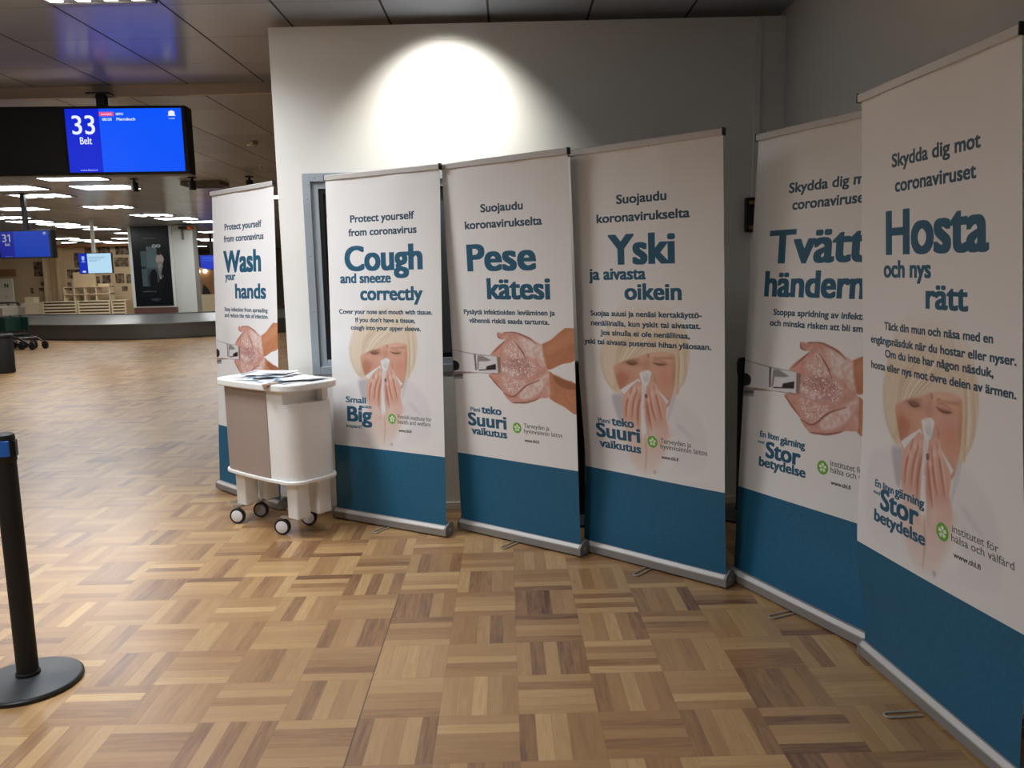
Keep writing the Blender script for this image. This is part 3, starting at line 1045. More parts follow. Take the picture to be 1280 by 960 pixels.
# ------------------------------------------------------------------ roll-up banners: the stands
BAN = [  # x, y, yaw, lean, sag (left, right) of the fabric at mid height, portrait?, label
    (-1.845, 5.555, -0.7730, 0.0448, 0, 0, False, 'roll-up banner headed Wash your hands, behind the white trolley'),
    (-0.7667, 4.8507, -0.5424, 0.0261, 0, 0, True, 'roll-up banner headed Cough and sneeze correctly, beside the white trolley'),
    (0.0146, 4.5125, -0.6639, -0.0359, 0, 0, False, 'roll-up banner headed Pese kätesi with hands under a tap'),
    (0.6908, 4.0563, -0.7456, -0.0395, 0.03, -0.005, True, 'roll-up banner headed Yski ja aivasta oikein with a woman blowing her nose'),
    (1.2338, 3.4743, -1.1596, 0.0502, 0.0, 0.045, False, 'roll-up banner headed Tvätta händerna, partly hidden by the banner in front of it'),
    (1.3866, 2.6216, -1.5095, -0.0442, -0.03, 0.02, True, 'roll-up banner headed Hosta och nys rätt, standing nearest along the grey wall'),
]
TWIST = {5: 0.04}
profile = [(-0.020, 0.008), (-0.024, 0.012), (-0.024, 0.046), (-0.021, 0.048), (-0.021, 0.052), (-0.010, 0.066), (-0.003, 0.069), (0.004, 0.069), (0.012, 0.078), (0.026, 0.084),
           (0.042, 0.082), (0.054, 0.07), (0.060, 0.052), (0.061, 0.034), (0.059, 0.016), (0.055, 0.008)]

def fabric_mesh(i, lean, sl, sr):
    nx, nz = 30, 74
    rr = np.random.default_rng(20 + i)
    ph = rr.random(6) * 6.28
    def off(x, z):
        u = (x + 0.425) / 0.85
        top = math.exp(-(2.11 - z) / 0.35)
        y = lean * z
        y += (0.0035 * math.sin(u * 9.5 + ph[0]) + 0.002 * math.sin(u * 21 + ph[1])) * top * min(1, (2.109 - z) / 0.03)
        mid = math.sin(PI * (z - 0.068) / 2.041)
        y += 0.004 * math.sin(u * 5 + ph[2] + z * 1.3) * mid
        y += TWIST.get(i, 0) * (x + 0.425) * (1 - z / 2.109)
        y += (sl * (1 - u) + sr * u) * math.exp(-((z - 0.5) / 0.33) ** 2) * min(1, (z - 0.068) / 0.25)
        return y
    vs, fs, uvs, mi = [], [], [], []
    for side in (0, 1):
        for b in range(nz + 1):
            z = 0.068 + 2.041 * b / nz
            for a in range(nx + 1):
                x = -0.425 + 0.85 * a / nx
                vs.append((x, off(x, z) + side * 0.0008, z))
                uvs.append((a / nx, b / nz))
    n1 = (nx + 1) * (nz + 1)
    for b in range(nz):
        for a in range(nx):
            q = b * (nx + 1) + a
            fs.append((q, q + 1, q + nx + 2, q + nx + 1)); mi.append(0)
    for b in range(nz):
        for a in range(nx):
            q = n1 + b * (nx + 1) + a
            fs.append((q + nx + 1, q + nx + 2, q + 1, q)); mi.append(1)
    border = [a for a in range(nx)] + [b * (nx + 1) + nx for b in range(nz)] + [nz * (nx + 1) + a for a in range(nx, 0, -1)] + [b * (nx + 1) for b in range(nz, 0, -1)]
    for k, q in enumerate(border):
        q2 = border[(k + 1) % len(border)]
        fs.append((q2, q, q + n1, q2 + n1)); mi.append(1)
    me = bpy.data.meshes.new('banner_fabric')
    me.from_pydata(vs, [], fs)
    lay = me.uv_layers.new(name='print')
    for lp in me.loops:
        lay.data[lp.index].uv = uvs[lp.vertex_index]
    for p, k in zip(me.polygons, mi):
        p.material_index = k
        p.use_smooth = True
    me.set_sharp_from_angle(angle=math.radians(50))
    return me

for i, (bx, by, yaw, lean, sl, sr, por, label) in enumerate(BAN):
    t = thing('rollup_banner', label, 'banner', (bx, by, 0), yaw, 'roll-up banners in a curved row')
    tw = TWIST.get(i, 0)
    bfn = lambda x, y, z: (z, x + tw * (z + 0.425), y)
    cas = MB().prism(profile, -0.425, 0.425, 0, bfn).build('base_cassette', M['alu'], t, True)
    MB().prism([(-0.0248, 0.047), (-0.0248, 0.053), (-0.0115, 0.0672), (-0.0095, 0.0655), (-0.021, 0.050)], -0.4249, 0.4249, 0, bfn).build('lip_highlight', M['rail'], cas)  # paler strip laid on the bevel, its highlight put into the colour
    for s in (-1, 1):
        x0, x1 = (0.425, 0.437) if s > 0 else (-0.437, -0.425)
        cap = MB().prism([(0.02 + (p[0] - 0.02) * 1.04, p[1] * 1.02) for p in profile], x0, x1, 0, bfn).build('end_cap', M['alu_cap'], t, True)
        MB().lathe([(0.0, 0.003), (0.006, 0.002), (0.007, 0.0)], 12, (x1 if s > 0 else x0, 0.02 + (tw * 0.85 if s > 0 else 0), 0.042), Matrix.Rotation(s * PI / 2, 3, 'Y')).build('screw', M['wire'], cap, True)
    me = fabric_mesh(i, lean, sl, sr)
    me.materials.append(print_mat('banner_print_%d' % i, draw_banner(i, por), 0.5, bump=0.12))
    me.materials.append(M['fabric_back'])
    f = bpy.data.objects.new('banner_fabric', me)
    C.objects.link(f)
    f.parent = t
    ytop = lean * 2.109
    rail = MB().prism([(-0.012, 2.097), (-0.013, 2.122), (-0.008, 2.127), (0.008, 2.127), (0.012, 2.12), (0.012, 2.097)], -0.427, 0.427, 0, lambda x, y, z: (z, x + ytop, y)).build('top_rail', M['rail'], t)
    for s in (-1, 1):
        x0 = s * 0.427
        MB().box((min(x0, x0 + s * 0.005), ytop - 0.014, 2.095), (max(x0, x0 + s * 0.005), ytop + 0.013, 2.128)).build('rail_cap', M['black'], rail)
    pole = MB().tube([(0, 0.045, 0.08), (0, 0.045 + lean * 0.6, 0.6), (0, 0.032 + lean * 1.3, 1.3), (0, 0.018 + ytop, 2.108)], 0.008, 12).build('support_pole', M['alu'], t, True)
    MB().box((-0.014, ytop + 0.008, 2.098), (0.014, ytop + 0.03, 2.118)).build('pole_hook', M['black'], pole, bevel=0.003)
    for s in (-1, 1):
        loop = [(-0.016, 0.02 * s, 0.0055), (-0.016, 0.13 * s, 0.0045)] + [(-0.016 * math.cos(q), s * (0.13 + 0.016 * math.sin(q)), 0.0045) for q in np.linspace(0.3, PI - 0.3, 7)] + [(0.016, 0.13 * s, 0.0045), (0.016, 0.02 * s, 0.0055)]
        MB().tube(loop, 0.0035, 8).build('wire_foot', M['wire'], t, True)
# ------------------------------------------------------------------ white trolley
TR = thing('trolley', 'white rounded trolley on castors with a taupe side panel, loaded with leaflets', 'trolley', (-1.43, 4.943, 0), math.radians(140.5))
TL, TD = 0.73, 0.35       # tray length and depth; local +y faces the hall side, -x faces the banners
def bowed(lx, ly, r, n=8):
    out = []
    for x, y in rrect(lx, ly, r, n) :
        out.append((x, y))
    # front and both short sides bow outwards a little, the back stays straight
    dense = []
    for k, (x, y) in enumerate(out):
        x2, y2 = out[(k + 1) % len(out)]
        m_ = max(1, int(math.hypot(x2 - x, y2 - y) / 0.03))
        dense += [(x + (x2 - x) * j / m_, y + (y2 - y) * j / m_) for j in range(m_)]
    return [(x * (1 + 0.035 * (1 - (2 * y / ly) ** 2)), y + (0.02 * (1 - (2 * x / lx) ** 2) if y > 0 else 0) * (y / (ly / 2))) for x, y in dense]
MB().prism(bowed(TL, TD, 0.085), 0.333, 0.353).build('tray', M['cart_white'], TR, True, 0.004)
MB().prism(bowed(TL + 0.044, TD + 0.044, 0.10), 0.8775, 0.919).build('top_board', M['cart_white'], TR, True, 0.008, 3)
# body: lower part full size, upper part set back at the short side to leave the grip recess
BLx, BLy = TL - 0.03, TD - 0.03
body = MB()
P_ = bowed(BLx, BLy, 0.075)
body.prism(P_, 0.353, 0.80)
xs = -BLx / 2 + 0.05
body.prism([p for p in P_ if p[0] > xs], 0.80, 0.879)
body.box((-BLx / 2, -BLy / 2 + 0.06, 0.80), (xs, -BLy / 2 + 0.09, 0.879))
bo = body.build('body', M['cart_white'], TR, True, 0.003)
# taupe panel wraps the end away from the banners
pan = MB()
outer = bowed(BLx + 0.008, BLy + 0.008, 0.079)
sel = [p for p in outer if p[0] > -0.165]
path = sorted(sel, key=lambda p: math.atan2(p[1], p[0] + 0.165))
inner = [(x * (1 - 0.012) if x > 0 else x, y * (1 - 0.03)) for x, y in path]
pan.prism(path + inner[::-1], 0.354, 0.876)
pan.build('side_panel', M['cart_taupe'], TR, True)
def tl(px, py):    # world floor point to trolley axes
    a = -math.radians(140.5)
    dx, dy = px + 1.43, py - 4.943
    return dx * math.cos(a) - dy * math.sin(a), dx * math.sin(a) + dy * math.cos(a)
for (sx, sy), cw, grey in (((-1, 1), (-1.388, 4.75), 0), ((1, 1), (-1.736, 4.996), 0), ((-1, -1), (-1.273, 4.928), 0), ((1, -1), (-1.628, 5.122), 1)):
    lx, ly = sx * (TL / 2 - 0.098), sy * (TD / 2 - 0.098)
    MB().prism(rrect(0.098, 0.098, 0.012, 3, lx, ly), 0.118, 0.335).build('leg', M['cart_white'], TR, True)
    cst = MB()
    cst.lathe([(0.03, 0.104), (0.03, 0.119), (0.012, 0.12)], 20, (lx, ly, 0))
    wx, wy = tl(*cw)
    q = math.radians(-98 - 140.5)
    ax, ay = math.cos(q), math.sin(q)             # wheel axis, roughly towards the camera
    hz = 0.049
    dx_, dy_ = -ay, ax
    # fork: two cheeks beside the wheel, joined over its top and reaching to the leg plate
    rotf = Matrix.Rotation(q, 3, 'Z')
    for k in (-1,):
        cst.box((0.018 * k - 0.0025, -0.012, hz - 0.012), (0.018 * k + 0.0025, 0.012, 0.103), 0, rotf, (wx, wy, 0))
    mx_, my_ = (wx + lx) / 2, (wy + ly) / 2
    cst.box((-0.0205, -0.016, 0.1), (0.0, 0.016, 0.106), 0, rotf, (wx, wy, 0))
    cst.tube([(wx, wy, 0.106), (mx_, my_, 0.108), (lx, ly, 0.109)], 0.011, 8)
    cs = cst.build('castor', M['fork'], TR, True)
    rw = Matrix.Rotation(q, 3, 'Z') @ Matrix.Rotation(PI / 2, 3, 'Y')
    MB().lathe([(0.038, -0.014), (0.046, -0.014), (0.049, -0.009), (0.049, 0.009), (0.046, 0.014), (0.038, 0.014)], 32, (wx, wy, hz), rw).build('tyre', M['tyre'], cs, True)
    MB().lathe([(0.0, -0.0145), (0.034, -0.0145), (0.0385, -0.013), (0.0385, 0.013), (0.034, 0.0155), (0.008, 0.0165), (0.0, 0.0165)], 32, (wx, wy, hz), rw).build('wheel_disc', M['hub_grey'] if grey else M['hub'], cs, True)
    if (sx, sy) == (1, 1):
        MB().tube([(lx, ly + 0.02, 0.108), (lx + 0.04, ly + 0.06, 0.112), (lx + 0.055, ly + 0.075, 0.1)], 0.005, 8).build('brake_lever', M['fork'], cs, True)

# leaflets: a loose heap of printed sheets on the trolley top
def leaflet_mat():
    mt = bpy.data.materials.new('printed_leaflet')
    mt.use_nodes = True
    nt = mt.node_tree
    b = nt.nodes['Principled BSDF']
    tc = nt.nodes.new('ShaderNodeTexCoord')
    sp = nt.nodes.new('ShaderNodeSeparateXYZ')
    nt.links.new(tc.outputs['Object'], sp.inputs[0])
    ln = nm(nt, 'FRACT', nm(nt, 'MULTIPLY', sp.outputs[1], 110.0))
    nz = nt.nodes.new('ShaderNodeTexNoise')
    nz.inputs['Scale'].default_value = 160
    nt.links.new(tc.outputs['Object'], nz.inputs['Vector'])
    ink = nm(nt, 'MULTIPLY', nm(nt, 'LESS_THAN', ln, 0.4), nm(nt, 'GREATER_THAN', nz.outputs['Fac'], 0.47))
    blk = nm(nt, 'LESS_THAN', nm(nt, 'ABSOLUTE', sp.outputs[0]), 0.056)
    ink = nm(nt, 'MULTIPLY', ink, blk)
    head = nm(nt, 'GREATER_THAN', sp.outputs[1], 0.082)
    mx = nt.nodes.new('ShaderNodeMix'); mx.data_type = 'RGBA'
    nt.links.new(nm(nt, 'MULTIPLY', ink, 0.55), mx.inputs[0])
    mx.inputs[6].default_value = (*lin((243, 244, 246)), 1)
    mx.inputs[7].default_value = (*lin((110, 130, 150)), 1)
    m2 = nt.nodes.new('ShaderNodeMix'); m2.data_type = 'RGBA'
    nt.links.new(nm(nt, 'MULTIPLY', head, 0.8), m2.inputs[0])
    nt.links.new(mx.outputs[2], m2.inputs[6])
    m2.inputs[7].default_value = (*lin((90, 135, 165)), 1)
    nt.links.new(m2.outputs[2], b.inputs['Base Color'])
    b.inputs['Roughness'].default_value = 0.4
    return mt
lm = leaflet_mat()
lr = np.random.default_rng(3)
ca, sa = math.cos(math.radians(140.5)), math.sin(math.radians(140.5))
spots = []
for k, (lx, ly, a, lv) in enumerate([(-0.22, 0.06, 8, 0), (-0.23, -0.06, 95, 1), (-0.07, 0.07, -12, 0), (-0.05, -0.05, 6, 1), (0.08, 0.08, 15, 0), (0.1, -0.06, -8, 1), (0.22, 0.06, 100, 0), (0.21, -0.07, 4, 1),
                                     (-0.13, 0.0, 40, 2), (0.03, 0.02, -30, 3), (0.16, 0.01, 62, 2), (-0.02, -0.03, 12, 4), (0.1, 0.02, -70, 5), (0.03, -0.06, 28, 6), (-0.22, 0.02, -25, 3), (0.2, -0.02, 30, 4)]):
    vs, fs = [], []
    n = 8
    b0, cv_ = lr.uniform(0.001, 0.006), lr.uniform(0, 6.28)
    for s_ in (0, 1):
        for j in range(n + 1):
            for i in range(n + 1):
                x, y = -0.074 + 0.148 * i / n, -0.105 + 0.21 * j / n
                z = b0 * (1 + math.cos(cv_ + 14 * y + 9 * x)) * 0.7 + s_ * 0.0004
                vs.append((x, y, z))
    n1 = (n + 1) ** 2
    for j in range(n):
        for i in range(n):
            q = j * (n + 1) + i
            fs.append((q + n + 1, q + n + 2, q + 1, q)); fs.append((n1 + q, n1 + q + 1, n1 + q + n + 2, n1 + q + n + 1))
    bd = list(range(n)) + [j * (n + 1) + n for j in range(n)] + [n * (n + 1) + i for i in range(n, 0, -1)] + [j * (n + 1) for j in range(n, 0, -1)]
    for k2, q in enumerate(bd):
        q2 = bd[(k2 + 1) % len(bd)]
        fs.append((q, q2, q2 + n1, q + n1))
    o = MB().add(vs, fs).build('leaflet', lm, None, True)
    o.location = (-1.43 + lx * ca - ly * sa, 4.943 + lx * sa + ly * ca, 0.9195 + 0.0042 * lv)
    o.rotation_euler = (0, 0, math.radians(140.5 + a))
    tag(o, 'white printed leaflet in the loose heap on the trolley top', 'leaflet', 'leaflets heaped on the white trolley')
# brown card whose corner hangs over the front edge of the top board
fx_, fy_ = -0.22, 0.2035
card = MB().add([(0.03, 0, 0.001), (-0.03, 0, 0.001), (0.026, 0.0225, 0.0005), (-0.026, 0.0225, 0.0005), (0.0, 0.026, -0.032), (0.03, -0.08, 0.001), (-0.03, -0.08, 0.001),
                 (0.03, 0, 0.002), (-0.03, 0, 0.002), (0.026, 0.024, 0.0015), (-0.026, 0.024, 0.0015), (0.0, 0.0275, -0.034), (0.03, -0.08, 0.002), (-0.03, -0.08, 0.002)],
                [(5, 0, 1, 6), (0, 2, 3, 1), (2, 4, 3), (13, 8, 7, 12), (8, 10, 9, 7), (10, 11, 9), (5, 6, 13, 12), (0, 5, 12, 7), (6, 1, 8, 13), (2, 0, 7, 9), (1, 3, 10, 8), (4, 2, 9, 11), (3, 4, 11, 10)]).build('folded_card', M['brown_card'])
card.location = (-1.43 + fx_ * ca - fy_ * sa, 4.943 + fx_ * sa + fy_ * ca, 0.9185)
card.rotation_euler = (0, 0, math.radians(140.5))
tag(card, 'small brown card with its pointed corner hanging over the trolley edge', 'card')

# ------------------------------------------------------------------ queue posts
def queue_post(x, y, rz, label):
    t = thing('queue_post', label, 'post', (x, y, 0), rz, 'black belt barrier posts')
    MB().lathe([(0.186, 0.0), (0.19, 0.004), (0.19, 0.014), (0.186, 0.018)], 64).build('base_ring', M['black'], t, True)
    MB().lathe([(0.184, 0.016), (0.182, 0.02), (0.12, 0.031), (0.05, 0.038), (0.0, 0.04)], 64).build('base_plate', M['base_cast'], t, True)
    MB().lathe([(0.043, 0.034), (0.043, 0.05), (0.038, 0.052), (0.038, 0.875)], 32).build('post', M['post_black'], t, True)
    head = MB().lathe([(0.038, 0.872), (0.041, 0.876), (0.041, 0.965), (0.039, 0.974), (0.034, 0.978), (0.0, 0.979)], 32).build('belt_head', M['post_black'], t, True)
    for k in range(4):
        q = PI / 2 * k
        MB().box((-0.017, 0.036, 0.892), (0.017, 0.0435, 0.952), 0, Matrix.Rotation(q, 3, 'Z')).build('belt_slot', M['black'], head, bevel=0.002)
    MB().box((-0.03, 0.036, 0.898), (0.03, 0.0475, 0.956)).build('belt_end', M['blue_tab'], head, bevel=0.002)
    return t
qp = queue_post(-1.885, 2.985, math.radians(-163), 'black belt post with a blue belt end and dark round base, nearest the camera')
dup(qp, (1.405, 4.93, 0), -0.9, 'black belt post behind the Tvätta händerna banner, by the grey wall')
dup(qp, (0.40, 4.93, 0), -0.5, 'black belt post glimpsed in the gap between the Pese and Yski banners')
# ------------------------------------------------------------------ lamps and fittings of the near ceiling
def lamp(x, y, z, lx, ly, label, group, tubes, mt, name='ceiling_light'):
    t = thing(name, label, 'ceiling light', (x, y, z), 0, group)
    fr = MB()
    d = 0.035
    for a, b in (((-lx / 2, -ly / 2), (-lx / 2 + 0.02, ly / 2)), ((lx / 2 - 0.02, -ly / 2), (lx / 2, ly / 2)), ((-lx / 2, -ly / 2), (lx / 2, -ly / 2 + 0.02)), ((-lx / 2, ly / 2 - 0.02), (lx / 2, ly / 2))):
        fr.box((*a, -0.012), (*b, 0.0))
    fr.build('frame', M['lamp_frame'], t)
    if tubes:
        MB().box((-lx / 2 + 0.02, -ly / 2 + 0.02, -0.004), (lx / 2 - 0.02, ly / 2 - 0.02, 0.0)).build('reflector', M['lamp_off'], t)
        if mt is M['lamp_near']:
            al = bpy.data.lights.new('lamp_light', 'AREA')
            al.shape = 'RECTANGLE'
            al.size, al.size_y = lx - 0.06, ly - 0.1
            al.energy = P_NEAR * (1.2 if y > 4 else 0.55 if x < -4 else 1.0)
            al.spread = math.radians(NEAR_SPREAD)
            al.color = (0.92, 0.965, 1.0)
            ao = bpy.data.objects.new('lamp_light', al)
            C.objects.link(ao)
            ao.location = (x, y, z - 0.0175)
        for k in range(tubes):
            xx = -lx / 2 + lx * (k + 0.5) / tubes
            MB().box((xx - lx / tubes * 0.24, -ly / 2 + 0.06, -0.016), (xx + lx / tubes * 0.24, ly / 2 - 0.06, -0.005)).build('tube', mt, t, bevel=0.004)
    else:
        MB().box((-lx / 2 + 0.02, -ly / 2 + 0.02, -0.01), (lx / 2 - 0.02, ly / 2 - 0.02, -0.002)).build('diffuser', mt, t)
    return t
lamp(-2.215, 4.2, ZC - 0.001, 0.6, 1.22, 'four-tube ceiling light above the big arrivals screen', None, 4, M['lamp_near'])
lamp(-2.215, 1.4, ZC - 0.001, 0.6, 1.22, 'four-tube ceiling light nearer the camera', None, 4, M['lamp_near'])
lamp(-4.6, 2.9, ZC - 0.001, 0.6, 1.22, 'four-tube ceiling light out over the open floor', None, 4, M['lamp_near'])

# wall washer: recessed downlight, spot aimed at the white wall
dl = thing('downlight', 'round recessed downlight that washes the white wall', 'downlight', (-0.36, 4.68, ZC))
MB().lathe([(0.042, -0.004), (0.058, -0.006), (0.06, 0.0), (0.04, 0.0)], 40).build('trim_ring', M['lamp_off'], dl, True)
MB().lathe([(0.0, -0.001), (0.04, -0.001), (0.04, 0.0), (0.0, 0.0)], 32).build('lens', mat('lit_lens', (255, 250, 240), 0.4, vary=0, emit=3.0), dl)
sl_ = bpy.data.lights.new('wall_washer', 'SPOT')
sl_.energy = L_SPOT
sl_.color = (1.0, 0.97, 0.9)
sl_.spot_size = math.radians(96)
sl_.spot_blend = 1.0
sl_.shadow_soft_size = 0.03
so = bpy.data.objects.new('wall_washer', sl_)
C.objects.link(so)
so.location = (-0.36, 4.68, ZC - 0.03)
so.rotation_euler = (Vector((-0.36, WY, 2.27)) - so.location).to_track_quat('-Z', 'Y').to_euler()
so.parent = None

# ------------------------------------------------------------------ screens
def screen_img(num, text_sub, lines, badge, name):
    cv = Canvas(0, 0, 1000, 590, 0.8, (0, 84, 250))
    cv.rect(0, 0, 290, 590, (0, 34, 205))
    if num == '31':          # the numeral one with its flag
        put_text(cv, '3', 62, 148, 355, 172, (235, 240, 255), 0.015)
        cv.poly([(200, 355), (224, 355), (224, 527), (205, 527), (166, 496), (176, 480), (200, 497)], (235, 240, 255), 0.6, 1, False)
    else:
        put_text(cv, num, 52, 248, 355, 172, (235, 240, 255), 0.015)
    put_text(cv, text_sub, 110, 212, 262, 66, (235, 240, 255), 0.02)
    if badge:
        cv.rect(292, 520, 418, 560, (226, 80, 150))
        put_text(cv, 'Landed', 312, 398, 531, 18, (250, 220, 240), 0.03)
    for t, x0, x1, z, cap in lines:
        put_text(cv, t, x0, x1, z, cap, (225, 235, 255), 0.05)
    # small suitcase sign in the corner
    cv.rect(890, 522, 944, 560, (235, 240, 255)); cv.rect(904, 558, 930, 568, (235, 240, 255)); cv.rect(882, 518, 952, 522, (235, 240, 255))
    put_text(cv, 'on belt', 890, 944, 488, 14, (225, 235, 255), 0.03)
    put_text(cv, 'www.finavia.fi', 92, 240, 14, 14, (215, 225, 250), 0.03)
    return cv.image(name)

def flight_screen(name, label, loc, rotz, wd, ht, x_split, im, emit, pole_x, pole_top, group=None):
    """screen box whose right-hand part shows the picture and whose left part is dark; local x along the face, y away from the viewer"""
    t = thing(name, label, 'screen', loc, rotz, group)
    MB().box((0, 0, 0), (wd, 0.16, ht)).build('housing', M['black'], t, bevel=0.008)
    if x_split > 0.1:
        MB().box((0.02, -0.003, 0.02), (x_split - 0.02, 0.001, ht - 0.02)).build('dark_panel', mat('unlit_screen', (6, 8, 12), 0.4), t)
    pw = wd - x_split - 0.035
    p = MB().box((x_split, -0.004, 0.022), (x_split + pw, 0.001, ht - 0.022)).build('lit_panel', print_mat(name + '_picture', im, 0.3, emit), t)
    uv_panel(p, lambda c: ((c.x - x_split) / pw, (c.z - 0.022) / (ht - 0.044)))
    q = MB().box((pole_x - 0.035, 0.03, ht - 0.01), (pole_x + 0.035, 0.1, pole_top)).build('hanger', M['black'], t, bevel=0.004)
    MB().box((pole_x - 0.09, -0.02, pole_top - 0.012), (pole_x + 0.09, 0.15, pole_top)).build('ceiling_plate', M['black'], q)
    return t
im33 = screen_img('33', 'Belt', [('00:50', 316, 398, 478, 26), ('SBTU', 436, 500, 528, 22), ('Marrakech', 438, 600, 478, 27)], True, 'picture_33')
im31 = screen_img('31', 'Belt', [], False, 'picture_31')
SC33 = dict(wd=1.93, ht=0.53)
s33 = flight_screen('arrivals_screen', 'large hanging screen reading 33 Belt, bright blue beside its dark half', (-4.46, 6.62, 2.355), math.radians(4.0), 1.93, 0.53, 1.005, im33, L_SCREEN, 1.27, ZH - 2.355, 'baggage belt screens')
s31 = flight_screen('arrivals_screen', 'smaller hanging blue screen reading 31 Belt, farther down the hall', (-8.53, 14.0, 1.915), 0.0, 0.87, 0.47, 0.0, im31, 0.33, 0.43, ZH - 1.915, 'baggage belt screens')

# ------------------------------------------------------------------ the far hall: lamps
HALL = [(-6.23, 12.0, 0), (-7.74, 13.15, 0), (-6.36, 13.34, 0), (-7.98, 14.4, 3), (-8.04, 16.9, 3), (-11.4, 19.1, 3), (-11.7, 20.5, 0), (-11.65, 21.7, 0), (-11.8, 22.9, 0), (-11.75, 24.2, 0),
        (-8.2, 19.3, 3), (-8.15, 20.6, 0), (-8.0, 22.0, 0), (-15.43, 29.0, 0), (-15.5, 30.5, 0), (-15.7, 32.0, 0), (-15.6, 33.3, 0), (-13.7, 30.0, 0), (-12.0, 26.6, 0),
        (-11.8, 31.9, 0), (-11.76, 33.2, 0), (-14.6, 39.0, 0), (-17.2, 32.2, 0), (-9.5, 27.0, 0), (-4.4, 15.6, 0), (-4.4, 19.4, 0), (-4.55, 9.0, 0), (-6.05, 9.6, 0), (-7.8, 9.6, 0), (-9.6, 12.0, 0), (-9.7, 14.6, 0), (-9.8, 16.9, 0)]  # the closing nearer entries are unseen panels, added to light the hall floor
LAMP_LABELS = ['lit ceiling panel just below the dark half of the 33 screen', 'lit ceiling panel at the picture edge below the 33 screen', 'lit ceiling panel just below the blue half of the 33 screen',
               'tube-lit ceiling panel high above the 31 screen, largest of the tubed ones', 'tube-lit ceiling panel above the pale information screen', 'tube-lit ceiling panel touching the top of the 31 screen at its left end',
               'plain lit panel behind the hanger of the 31 screen', 'plain lit panel next to the top right corner of the 31 screen', 'plain lit panel second in the row running right from the 31 screen', 'plain lit panel at the end of the row running right from the 31 screen',
               'tube-lit ceiling panel above the dark column poster', 'plain lit panel above the small bracket sign on the column', 'plain lit panel between the column and the Wash your hands banner']
for k, (x, y, tb) in enumerate(HALL):
    lb = LAMP_LABELS[k] if k < len(LAMP_LABELS) else ('thin lit panel far off, deep in the hall ceiling' if y > 25 else 'unseen lit panel added to the hall ceiling to brighten the floor')
    lamp(x, y, ZH - 0.001, 0.9, 0.66, lb, 'lit panels along the hall ceiling', tb, M['lamp_hall'], 'ceiling_panel_light')

# small fittings on the hall ceiling
for x, y, lb in ((-5.47, 12.37, 'small black ceiling spotlight below the big screen'), (-4.61, 12.34, 'small black ceiling spotlight beside the grey air vent'), (-3.79, 12.4, 'small black ceiling spotlight above the Wash your hands banner')):
    t = thing('ceiling_spotlight', lb, 'spotlight', (x, y, ZH), 0, 'black spotlights on the hall ceiling')
    MB().lathe([(0.0, -0.015), (0.06, -0.015), (0.06, 0.0), (0.0, 0.0)], 20).build('canopy', M['black'], t, True)
    MB().lathe([(0.0, -0.19), (0.05, -0.185), (0.055, -0.06), (0.02, -0.045), (0.015, -0.014)], 20).build('lamp_body', M['black'], t, True)
t = thing('air_vent', 'grey boxed air vent on the hall ceiling near the small spotlights', 'vent', (-4.66, 13.0, ZH))
MB().box((-0.3, -0.22, -0.07), (0.3, 0.22, 0.0)).build('box', M['vent'], t, bevel=0.006)
sv = MB()
for k in range(6):
    sv.box((-0.26, -0.2 + 0.068 * k, -0.078), (0.26, -0.17 + 0.068 * k, -0.069))
sv.build('grille', M['black'], t)
t = thing('smoke_detector', 'pale smoke detector on the ceiling beside the white wall end', 'smoke detector', (-2.78, 9.27, ZH))
MB().lathe([(0.0, -0.045), (0.045, -0.042), (0.06, -0.03), (0.065, -0.012), (0.075, -0.01), (0.075, 0.0)], 24).build('body', M['lamp_off'], t, True)
t = thing('sprinkler', 'tiny ceiling sprinkler just above the Wash your hands banner', 'sprinkler', (-3.25, 11.2, ZH))
MB().lathe([(0.0, -0.004), (0.035, -0.003), (0.04, 0.0)], 16).build('rosette', M['wire'], t, True)
MB().lathe([(0.0, -0.07), (0.022, -0.068), (0.022, -0.064), (0.008, -0.06), (0.01, -0.02), (0.012, -0.003)], 12).build('nozzle', M['wire'], t, True)

# ------------------------------------------------------------------ baggage belt
front = [(-17.0, 22.6), (-14.2, 22.2), (-12.6, 21.6), (-11.0, 20.98), (-9.9, 20.75), (-8.9, 20.85), (-7.9, 21.25), (-6.2, 22.3), (-4.5, 23.8)]
fs_ = spline(front, False, 6)
def strip(mb, prof):
    n = len(prof)
    d = np.gradient(fs_, axis=0)
    d /= np.linalg.norm(d, axis=1)[:, None]
    nn = np.c_[-d[:, 1], d[:, 0]]
    vs, fc = [], []
    for p, q in zip(fs_, nn):
        for o_, z in prof:
            vs.append((p[0] + q[0] * o_, p[1] + q[1] * o_, z))
    for i in range(len(fs_) - 1):
        for j in range(n):
            a, b = i * n + j, i * n + (j + 1) % n
            fc.append((a, b, b + n, a + n))
    fc.append(tuple(range(n)))
    fc.append(tuple((len(fs_) - 1) * n + j for j in range(n - 1, -1, -1)))
    return mb.add(vs, fc)
bt = thing('baggage_carousel', 'long stainless steel baggage belt across the far end of the floor', 'baggage belt')
strip(MB(), [(0.03, 0.0), (0.03, 0.04), (0.0, 0.045), (0.0, 0.385), (0.3, 0.385), (0.3, 0.0)]).build('skirt', M['belt_steel'], bt, True)
strip(MB(), [(-0.02, 0.386), (-0.02, 0.412), (0.1, 0.415), (0.1, 0.386)]).build('bumper_rail', M['belt_steel_light'], bt, True)
strip(MB(), [(0.08, 0.412), (0.95, 0.60), (0.98, 0.55), (0.1, 0.388)]).build('sloped_slats', M['belt_steel_light'], bt, True)
strip(MB(), [(0.94, 0.0), (0.94, 0.615), (1.05, 0.62), (1.05, 0.0)]).build('inner_kerb', M['belt_steel'], bt, True)

